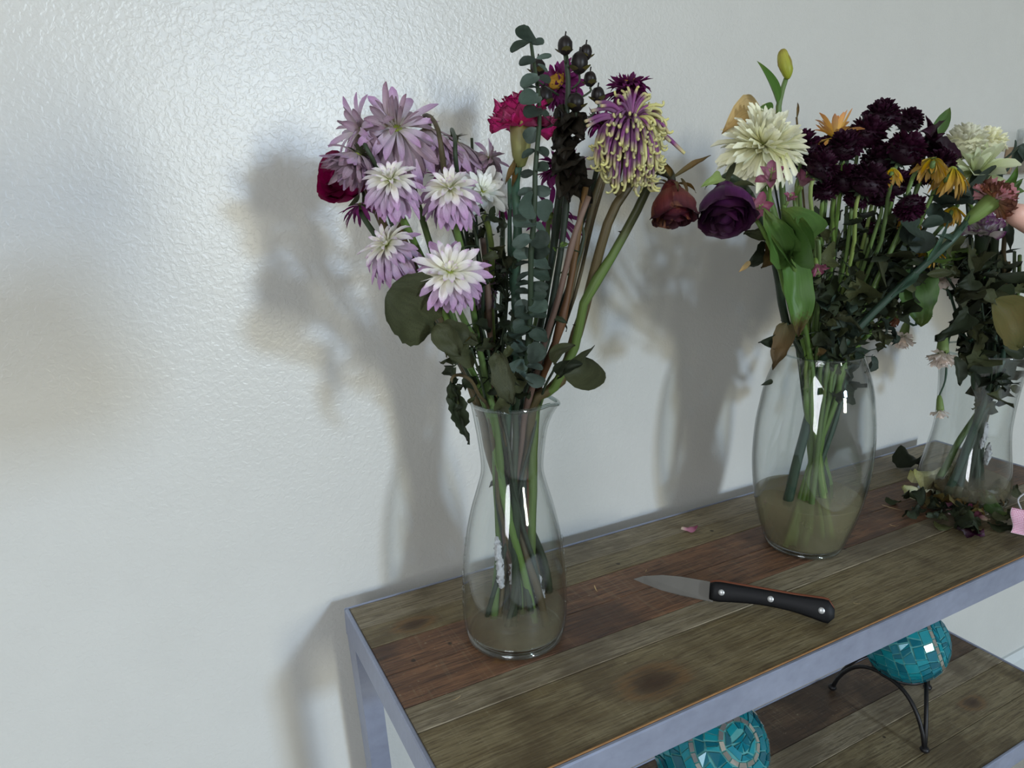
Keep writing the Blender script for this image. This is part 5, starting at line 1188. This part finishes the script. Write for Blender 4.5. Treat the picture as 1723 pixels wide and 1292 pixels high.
S2(VC, tailC, (1650, .01, 1640, .0), (1610, 425), .02, 34, (-.1, -.2, .8), 'white', 'loose white daisy hanging left of the purple edged carnation', [(1625, 480, .01)], sm='stem_green', seed=54)
leafthing(VC, (1672, 505), (1712, 585), -.06, -.07, .72, 'leaf_yellow', 'large yellow brown rose leaf at the right edge', tailC(1684, -.02, 1625, .0), 'leaf', 'rose_leaf_sprig', 'stem_dark', .002, bend=.4, crum=.08, serr=.05, nx=8, ny=14,
    leaves=[((1672, 505), (1640, 492), -.06, -.06, .4, 'leaf_olive', dict(bend=.8, crum=.1)), ((1690, 585), (1723, 600), -.05, -.06, .6, 'leaf_dark', dict(bend=.5))])
leafthing(VC, (1690, 375), (1700, 422), -.03, -.04, .36, 'leaf_dark', 'single dark pointed leaf hanging under the fingers', tailC(1690, .0, 1620, .0), 'blade', 'dark_leaf_sprig', 'stem_brown', .003, bend=.3)
leafthing(VC, (1625, 520), (1574, 574), -.05, -.06, .34, 'leaf_dark', 'long dark crumpled leaf above the hanging blush carnation', tailC(1650, -.02, 1650, .0), 'blade', 'dark_leaf_sprig', 'stem_dark', .002, bend=.7, crum=.14,
    leaves=[((1608, 600), (1616, 650), -.05, -.06, .4, 'leaf_dark', dict(bend=.9, crum=.12)), ((1640, 470), (1605, 480), -.05, -.05, .6, 'leaf_dark', dict(crum=.15)), ((1560, 462), (1605, 458), -.03, -.04, .3, 'leaf_olive', dict(bend=.4))])
for i, (z, n, ms, lab, tl, sz) in enumerate([
    ((1600, 400, 1680, 500), 55, ['leaf_dark', 'leaf_olive', 'leaf_dark'], 'dark foliage in the upper part of the flared vase bouquet', (1662, .0, 1640, .0), (11, 28)),
    ((1610, 480, 1700, 600), 80, ['leaf_dark', 'leaf_dark', 'leaf_olive'], 'dense dark crumpled foliage over the mouth of the flared vase', (1670, .0, 1640, .0), (13, 31)),
    ((1560, 400, 1610, 450), 10, ['leaf_olive', 'stem_green'], 'thin pale foliage left of the flared vase bouquet', (1640, .01, 1640, .0), (10, 24)),
    ((1640, 610, 1700, 680), 18, ['leaf_dark', 'leaf_olive'], 'wilted leaves pressed against the glass inside the flared vase', (1680, .0, 1630, .0), (12, 26))]):
    clutter(VC, tailC, z, n, ms, lab, 60 + i, tl, sz, dys=(-.04, .03), top=((z[0] + z[2]) / 2, min(z[1], 570)))
for i in range(12):
    tl = (1628 + i * 7.5, rB.uniform(-.035, .035), 1675 - i * 9 + rB.uniform(-10, 10), rB.uniform(-.03, .03)); tx = 1615 + i * 9
    root, path = plant('bare_stem', 'plain stem in the flared vase crowd', 'stem', [Cp(tx, 400 + rB.uniform(-20, 50), rB.uniform(-.03, .03)), Cp((tx + tl[0]) / 2, 520, 0)], tailC(*tl), .0018, .003, rB.choice(('stem_dark', 'stem_green', 'stem_brown', 'stem_blue')), 'plain stems in the flared vase', 2)
root, path = plant('bare_stem', 'dark straight rose stem right of the flared vase bouquet', 'stem', [Cp(1675, 385, -.02), Cp(1668, 480, -.01)], tailC(1668, -.01, 1640, .01), .0036, .0036, 'stem_dark')
fluff(VC, [(1655, 735, -.01, 6, 24), (1662, 765, -.01, 6, 20)], 'grey mould fluff on the stems inside the flared vase')

# ============================================================ small things on the table
def knife():
    z = TH + .0008
    tip, heel, butt = onz(1066, 990, z), onz(1200, 1008, z), onz(1400, 1042, z)
    ax = (butt - tip); L = ax.length; ax.normalize(); root = thing('paring_knife', 'paring knife with black riveted handle lying in front of the vases', 'knife', tip)
    N = Vector((0, 0, 1)); S = N.cross(ax).normalized()           # S points towards the wall? keep blade edge toward viewer
    if S.y < 0: S = -S
    hx = (heel - tip).dot(ax)
    # outline of the blade: (along, across)
    top = [(0, 0), (.010, .0045), (.03, .0085), (.05, .0095), (hx, .0085)]
    bot = [(hx, -.0115), (.05, -.0100), (.03, -.0075), (.012, -.0035)]
    c0 = onz(1133, 1000, z); off = (c0 - tip).dot(S) - 0
    pts = [(a, b + off * math.sin(min(1, a / hx) * PI * .5)) for a, b in top + bot]
    v = []; n = len(pts)
    for zz in (.0022, .0038):
        for i, (a, b) in enumerate(pts):
            sp = .0 if i < 5 else 0
            v.append(ax * a + S * b + N * (zz if i < 5 else .0030))
    f = [tuple(range(n - 1, -1, -1)), tuple(range(n, 2 * n))] + [(i, (i + 1) % n, n + (i + 1) % n, n + i) for i in range(n)]
    MB().add(v, f).build('blade', M['blade'], root, False)
    def handle_outline(t):                                        # half widths across, from bolster to butt
        return .0108 - .0030 * math.sin(t * PI) + .0016 * max(0, t - .7) / .3
    def slabh(z0, z1, grow, name, mat, rnd_=.002):
        v = []; f = []; NN = 22
        hl = L - hx + .004; ctr0 = off
        for i in range(NN + 1):
            t = i / NN; a = hx - .004 + hl * t; cy = ctr0 * (1 - t) + .0020 * math.sin(t * PI) * 1.6 - .003 * t + (.0013 if name == 'tang' else 0)
            w_ = handle_outline(t) + grow
            if t > .93: w_ *= math.sqrt(max(.05, 1 - ((t - .93) / .075) ** 2))
            if t < .06: w_ *= .75 + .25 * (t / .06)
            for (sgn, zz) in ((-1, z0), (-1.0, z1 - rnd_), (-.75, z1), (.75, z1), (1.0, z1 - rnd_), (1, z0)): v.append(ax * a + S * (cy + sgn * w_) + N * zz)
            if i:
                for k in range(6):
                    p = (i - 1) * 6 + k; q = (i - 1) * 6 + (k + 1) % 6; f.append((p, q, q + 6, p + 6))
        f += [(5, 4, 3, 2, 1, 0), tuple(range(len(v) - 6, len(v)))]
        return MB().add(v, f).build(name, mat, root, True)
    slabh(.0, .0050, .0, 'handle_scale', M['black'], .0005)
    slabh(.0050, .0074, .0004, 'tang', M['tang'], .0003)
    slabh(.0074, .0112, .0, 'handle_scale', M['black'])
    for t in (.10, .50, .90):
        cy = off * (1 - t) + .0032 * math.sin(t * PI) - .003 * t
        c = ax * (hx - .004 + (L - hx + .004) * t) + S * cy + N * .0110
        m = lathe(MB(), [(.0001, .0006), (.0028, .0006), (.0031, .0002), (.0031, -.002)], 16, c); m.build('rivet', M['rivet'], root)
    Rk = Matrix.Rotation(math.radians(68), 4, ax); 
    if (Rk @ S).z < 0: Rk = Matrix.Rotation(math.radians(-68), 4, ax)
    lo = min((Rk @ v_.co).z for ch in root.children for v_ in ch.data.vertices)
    for ch in root.children: ch.matrix_basis = Rk
    root.location.z += -lo - .0006
knife()
# fallen leaves and petals heaped in front of the flared vase
RD = random.Random(17)
def scrap(b, t, W, mat, label, cat='leaf', kind='leaf', z=.002, bend=.8, cup=.6, crum=.12, roll=0, group=None, name='fallen_leaf', twist=0, h=0, serr=.1):
    a = onz(b[0], b[1], TH + z); c = onz(t[0], t[1], TH + z); d = c - a; ln = d.length
    me = sheet(kind, W, bend, cup, twist, 6, 10, crum, serr, RD.randrange(9), 0, mat)
    F = frame(d, Matrix.Rotation(roll, 3, d.normalized()) @ Vector((0, 0, -1 if bend > 0 else 1)))
    ch = me.vertices[7 * 10 + 3].co - me.vertices[3].co; ang = math.atan2(ch.z, ch.y); F = F @ Matrix.Rotation(-ang, 3, 'X')
    s = ln / max(.3, ch.length)
    zs = [(F @ v_.co).z * s for v_ in me.vertices]; lo = min(zs)
    o = obj(name, me, None, Matrix.Translation(a + Vector((0, 0, -lo - z + h + .0006))) @ F.to_4x4() @ Matrix.Diagonal((s, s, s, 1)))
    tag(o, label, cat, group); return o
scrap((1512, 778), (1546, 796), .55, 'leaf_dark', 'rolled dark leaf lying alone behind the heap by the wall', bend=1.2, cup=1.6)
scrap((1530, 832), (1606, 824), .36, 'cream', 'long rolled pale yellow petal on top of the heap', 'petal', 'blade', bend=.5, cup=1.8, name='fallen_petal', h=.008)
scrap((1520, 838), (1588, 846), .34, 'cream', 'cream curled petal below the rolled yellow one', 'petal', 'blade', bend=1.0, cup=1.6, name='fallen_petal', h=.003)
scrap((1490, 842), (1516, 850), .7, 'leaf_dark', 'crumpled dark leaf at the left tip of the heap')
scrap((1556, 848), (1586, 870), .35, 'leaf_yellow', 'thin yellow green leaf blade in the middle of the heap', h=.006)
scrap((1578, 858), (1606, 852), .35, 'alstro', 'narrow pink petal in the middle of the heap', 'petal', 'point', name='fallen_petal', h=.006)
scrap((1590, 868), (1618, 860), .2, 'alstro', 'thin crimson petal sliver beside the pink one', 'petal', 'point', name='fallen_petal', h=.003)
scrap((1660, 888), (1628, 862), .42, 'alstro', 'crimson pink petal standing out at the front of the heap', 'petal', 'petal', name='fallen_petal', h=.004)
scrap((1610, 898), (1652, 902), .5, 'burgundy', 'black shrivelled petal at the front edge of the heap', 'petal', 'petal', name='fallen_petal', crum=.25)
scrap((1655, 850), (1690, 886), .3, 'leaf_green', 'light green ragged leaf on the right of the heap', h=.006)
scrap((1570, 884), (1602, 892), .6, 'leaf_olive', 'flat olive leaf at the front left of the heap')
scrap((1660, 888), (1712, 892), .4, 'leaf_dark', 'dark flat leaf at the front right of the heap')
scrap((1626, 830), (1656, 826), .5, 'leaf_yellow', 'yellow green leaf scrap against the vase foot', h=.010)
scrap((1605, 832), (1612, 850), 1.0, 'leaf_dark', 'dark curled leaf behind the pink petal', h=.006)
scrap((1484, 848), (1518, 858), .06, 'leaf_tan', 'thin straw coloured stalk sticking out left of the heap', 'stalk', 'blade', name='fallen_stalk', bend=.1, crum=0)
scrap((1146, 892), (1174, 890), .5, 'alstro', 'single pink petal alone on the table behind the knife', 'petal', 'petal', name='fallen_petal', bend=.9)
for k in range(44):
    x = RD.uniform(1520, 1715); yc = 862 + (x - 1520) * .04; y = RD.uniform(yc - 26, yc + 22); a = RD.uniform(0, 6.3); l = RD.uniform(14, 34)
    mt_ = RD.choice(['leaf_dark', 'leaf_dark', 'leaf_olive', 'leaf_brown'])
    zn = 'left third' if x < 1585 else ('middle' if x < 1650 else 'right third')
    zn += ', back row' if y < yc - 6 else (', front row' if y > yc + 8 else ', centre row')
    lab = dict(leaf_dark='dark green', leaf_olive='olive', leaf_brown='brown')[mt_] + ' withered leaf scrap in the ' + zn + ' of the heap'
    scrap((x, y), (x + math.cos(a) * l, y + math.sin(a) * l * .6), RD.uniform(.3, .8), mt_, lab, group='withered scraps in the heap', h=RD.uniform(.0, .012), crum=.2, bend=RD.uniform(.3, 1.6), cup=RD.uniform(.3, 1.4), name='leaf_scrap')
for k, (x, y, a, l) in enumerate([(1000, 985, 1.3, 22), (1290, 990, .6, 16), (1345, 1012, 2.9, 16), (1436, 1013, .2, 12), (1088, 957, 1.9, 8), (1702, 890, .7, 12), (1497, 882, .3, 16), (1385, 843, 0, 5), (775, 1170, 2.4, 24), (1560, 915, 0, 5)]):
    scrap((x, y), (x + math.cos(a) * l, y + math.sin(a) * l * .5), .1, 'leaf_tan', 'tiny pale plant fibre scattered on the plank top', 'debris', 'blade', group='pale fibres on the table top', name='plant_fibre', bend=.9, crum=.02, cup=.2, serr=0)
# gingham ribbon and small jar at the right edge
P = onz(1716, 906, TH)
root = thing('ribbon', 'pink and white checked ribbon end at the right edge of the table', 'ribbon', P)
v = []; f = []; uv = []
for j in range(9):
    for i in range(5):
        s = i / 4; t = j / 8; q = at(1701 + 24 * s + 3 * t, 897 - t * 42 + 5 * s, P.y + .0 + .02 * t) - P
        v.append(q + Vector((0, 0, .001)) + BACK * .003 * math.sin(t * 6 + s * 2)); uv.append((s * 1.4, t * 2))
        if i and j: k = j * 5 + i; f.append((k - 6, k - 5, k, k - 1))
rb = MB().add(v, f, uv).build('ribbon_cloth', M['gingham'], root)
md = rb.modifiers.new('thick', 'SOLIDIFY'); md.thickness = .0008
mb = MB(); tube(mb, catmull([v[-3], v[-3] + UP * .012 - RIGHT * .004, v[-3] + UP * .02 + RIGHT * .004], 8), .001, 6).build('cord', M['mould'], root)
# glass tube on a tan board, fixed on the wall
wx = at(1692, 262, GAP); b1 = at(1692, 248, GAP); b2 = at(1740, 292, GAP)
root = thing('wall_tube_vase', 'clear glass tube on a tan board on the wall, cut by the right photo edge', 'wall ornament', Vector(((b1.x + b2.x) / 2, GAP, b2.z)))
box(MB(), (b1.x, GAP - .014, b2.z), (b2.x + .02, GAP, b1.z), .002).build('board', M['board'], root, False, -Vector(root.location))
t0 = at(1722, 300, GAP - .03); t1 = at(1722, 218, GAP - .03); r = abs(at(1708, 240, GAP - .03).x - t0.x)
h = t1.z - t0.z
lathe(MB(), [(.0005, 0), (r * .8, .001), (r, .008), (r, h), (r - .0008, h + .001), (r - .0016, h), (r - .0016, .009), (.0005, .003)], 32, (t0.x, GAP - .014 - r, t0.z)).build('glass_tube', M['tube_glass'], root, True, -Vector(root.location))

# ============================================================ the hand at the right edge and the phone that takes the picture
def skin_mesh(name, chains, parent, mat, loc):
    """chains: list of [(point, radius), ...]; the first vertex of later chains is an index into the vertices so far"""
    vs = []; es = []; rad = []
    for ch in chains:
        prev = None
        for q in ch:
            if isinstance(q, int): prev = q; continue
            vs.append(tuple(Vector(q[0]) - loc)); rad.append(q[1])
            if prev is not None: es.append((prev, len(vs) - 1))
            prev = len(vs) - 1
    m = bpy.data.meshes.new(name); m.from_pydata(vs, es, []); o = bpy.data.objects.new(name, m); col.objects.link(o); o.parent = parent
    md = o.modifiers.new('skin', 'SKIN'); md.use_smooth_shade = True
    lay = m.skin_vertices[0] if m.skin_vertices else None
    if lay is None:
        bpy.context.view_layer.objects.active = o
    for i, r in enumerate(rad): m.skin_vertices[0].data[i].radius = (r, r)
    m.skin_vertices[0].data[0].use_root = True
    sb = o.modifiers.new('sub', 'SUBSURF'); sb.levels = 2; sb.render_levels = 2
    m.materials.append(mat); return o
def hand(name, label, origin, ex, ey, ez, curls, thumb, sleeve_dir=None, s=1.0):
    """ex: towards fingertips, ey: towards the thumb side, ez: back of the hand"""
    o = Vector(origin); T = lambda x, y, z: o + (ex * x + ey * y + ez * z) * s
    root = thing(name, label, 'hand', o)
    ch = [[(T(-.085, 0, 0), .027), (T(-.055, 0, 0), .026), (T(-.02, .0, 0), .030), (T(.01, .0, 0), .030), (T(.035, 0, 0), .028)]]
    n = 5
    fing = [(.026, .070, .0088), (.009, .078, .0092), (-.009, .073, .0088), (-.026, .058, .0078)]
    tips = []
    for (yy, ln, r), cu in zip(fing, curls):
        p = Vector((.035, yy * .8, 0)); q = [4, (T(.045, yy, 0), .0115)]; x, z = .052, 0; a = 0
        pts = []
        for k, seg in enumerate((.0, .46, .30, .24)):
            a += cu * (.9, 1.0, .8, .6)[k] if k else cu * .4
            x += math.cos(a) * ln * seg; z -= math.sin(a) * ln * seg
            q.append((T(x, yy, z), r * (1 - .09 * k))); pts.append((x, yy, z, a))
        ch.append(q); tips.append(pts[-1])
    ch.append([1] + [(T(*p), r) for p, r in thumb])
    skin_mesh('hand_skin', ch, root, M['skin'], o)
    for (x, yy, z, a) in tips:
        e = MB(); ellipsoid(e, (0, 0, 0), .0062, .0050, .0016, 12, 6); nl = e.build('fingernail', M['nail'], root)
        F = Matrix((ex * math.cos(a) - ez * math.sin(a), ey, ex * math.sin(a) + ez * math.cos(a))).transposed()
        c = T(x, yy, z) - o + (F @ Vector((-.001, 0, .0068)))
        nl.matrix_basis = Matrix.Translation(c) @ F.to_4x4()
    sd = sleeve_dir or -ex
    w0 = T(-.075, 0, 0); pts = catmull([w0 - o, w0 + sd * .10 - o, w0 + sd * .24 - o], 14)
    skin_mesh('forearm', [[(w0 + o * 0 - sd * .01, .026), (w0 + sd * .06, .029), (w0 + sd * .14, .033)]], root, M['skin'], o)
    tube(MB(), pts[4:], [.040 + .001 * i + .0015 * (i % 2) for i in range(len(pts) - 4)], 18).build('sleeve', M['sleeve'], root)
    return root
# thumb tip shows at (1690, 352); everything else of this hand is beyond the frame
ty = VB.y - .105
tip = at(1699, 354, ty); j1 = at(1741, 377, ty - .002); j2 = at(1788, 398, ty - .004)
ex = (at(1700, 330, ty) - at(1860, 400, ty)).normalized(); eyv = -BACK; eyv = (eyv - ex * eyv.dot(ex)).normalized(); ez = ex.cross(eyv).normalized()
if ez.dot(UP) < 0: ez = -ez
org = at(1862, 392, ty + .02)
def inv(P, o, s=1): 
    d = Vector(P) - o; return (d.dot(ex) / s, d.dot(eyv) / s, d.dot(ez) / s)
eyv = -eyv
hr = hand('hand', 'fair skinned hand reaching in from the right edge, thumb pinching the salmon carnation', org, ex, eyv, ez, (.75, .85, .9, .95),
     [(inv(at(1850, 420, ty + .0), org), .017), (inv(j2, org), .0150), (inv(j1, org), .0138), (inv(tip, org), .0118)], (RIGHT * .8 - UP * .35 + BACK * .2).normalized())
nl = ellipsoid(MB(), (0, 0, 0), .0065, .0048, .0016, 12, 6).build('thumbnail', M['nail'], hr)
F = frame(face(.3, .6, .2), face(.2, .9, .1)); nl.matrix_basis = Matrix.Translation(at(1706, 348, ty) - org + face(.1, .8, -.4) * .0105) @ F.to_4x4()
# the phone, just behind the lens
pc = CAMP + BACK * .012 + RIGHT * .068 + UP * .034
root = thing('phone', 'black phone held behind the camera position, out of view, shading the left wall', 'phone', pc)
Rp = CR.to_4x4()
o = box(MB(), (-.080, -.039, 0), (.080, .039, .009), .003).build('phone_body', M['phone'], root, False); o.matrix_basis = Rp

exh = (RIGHT * -.75 + UP * .3 - BACK * .0).normalized(); eyh = (UP * .8 + RIGHT * .5); eyh = (eyh - exh * eyh.dot(exh)).normalized(); ezh = exh.cross(eyh)
if ezh.dot(BACK) > 0: ezh = -ezh
oh = pc + RIGHT * .098 - UP * .016 + BACK * .030
hand('hand', 'right hand gripping the phone from below, out of view behind the camera position', oh, exh, eyh, ezh, (.5, .55, .6, .65),
     [(oh * 0 + Vector((-.03, .035, .0)), .016), (Vector((-.005, .052, .0)), .0140), (Vector((.02, .062, .006)), .0125), (Vector((.04, .064, .012)), .0110)], (RIGHT * .12 - UP * .05 + BACK * .98).normalized())
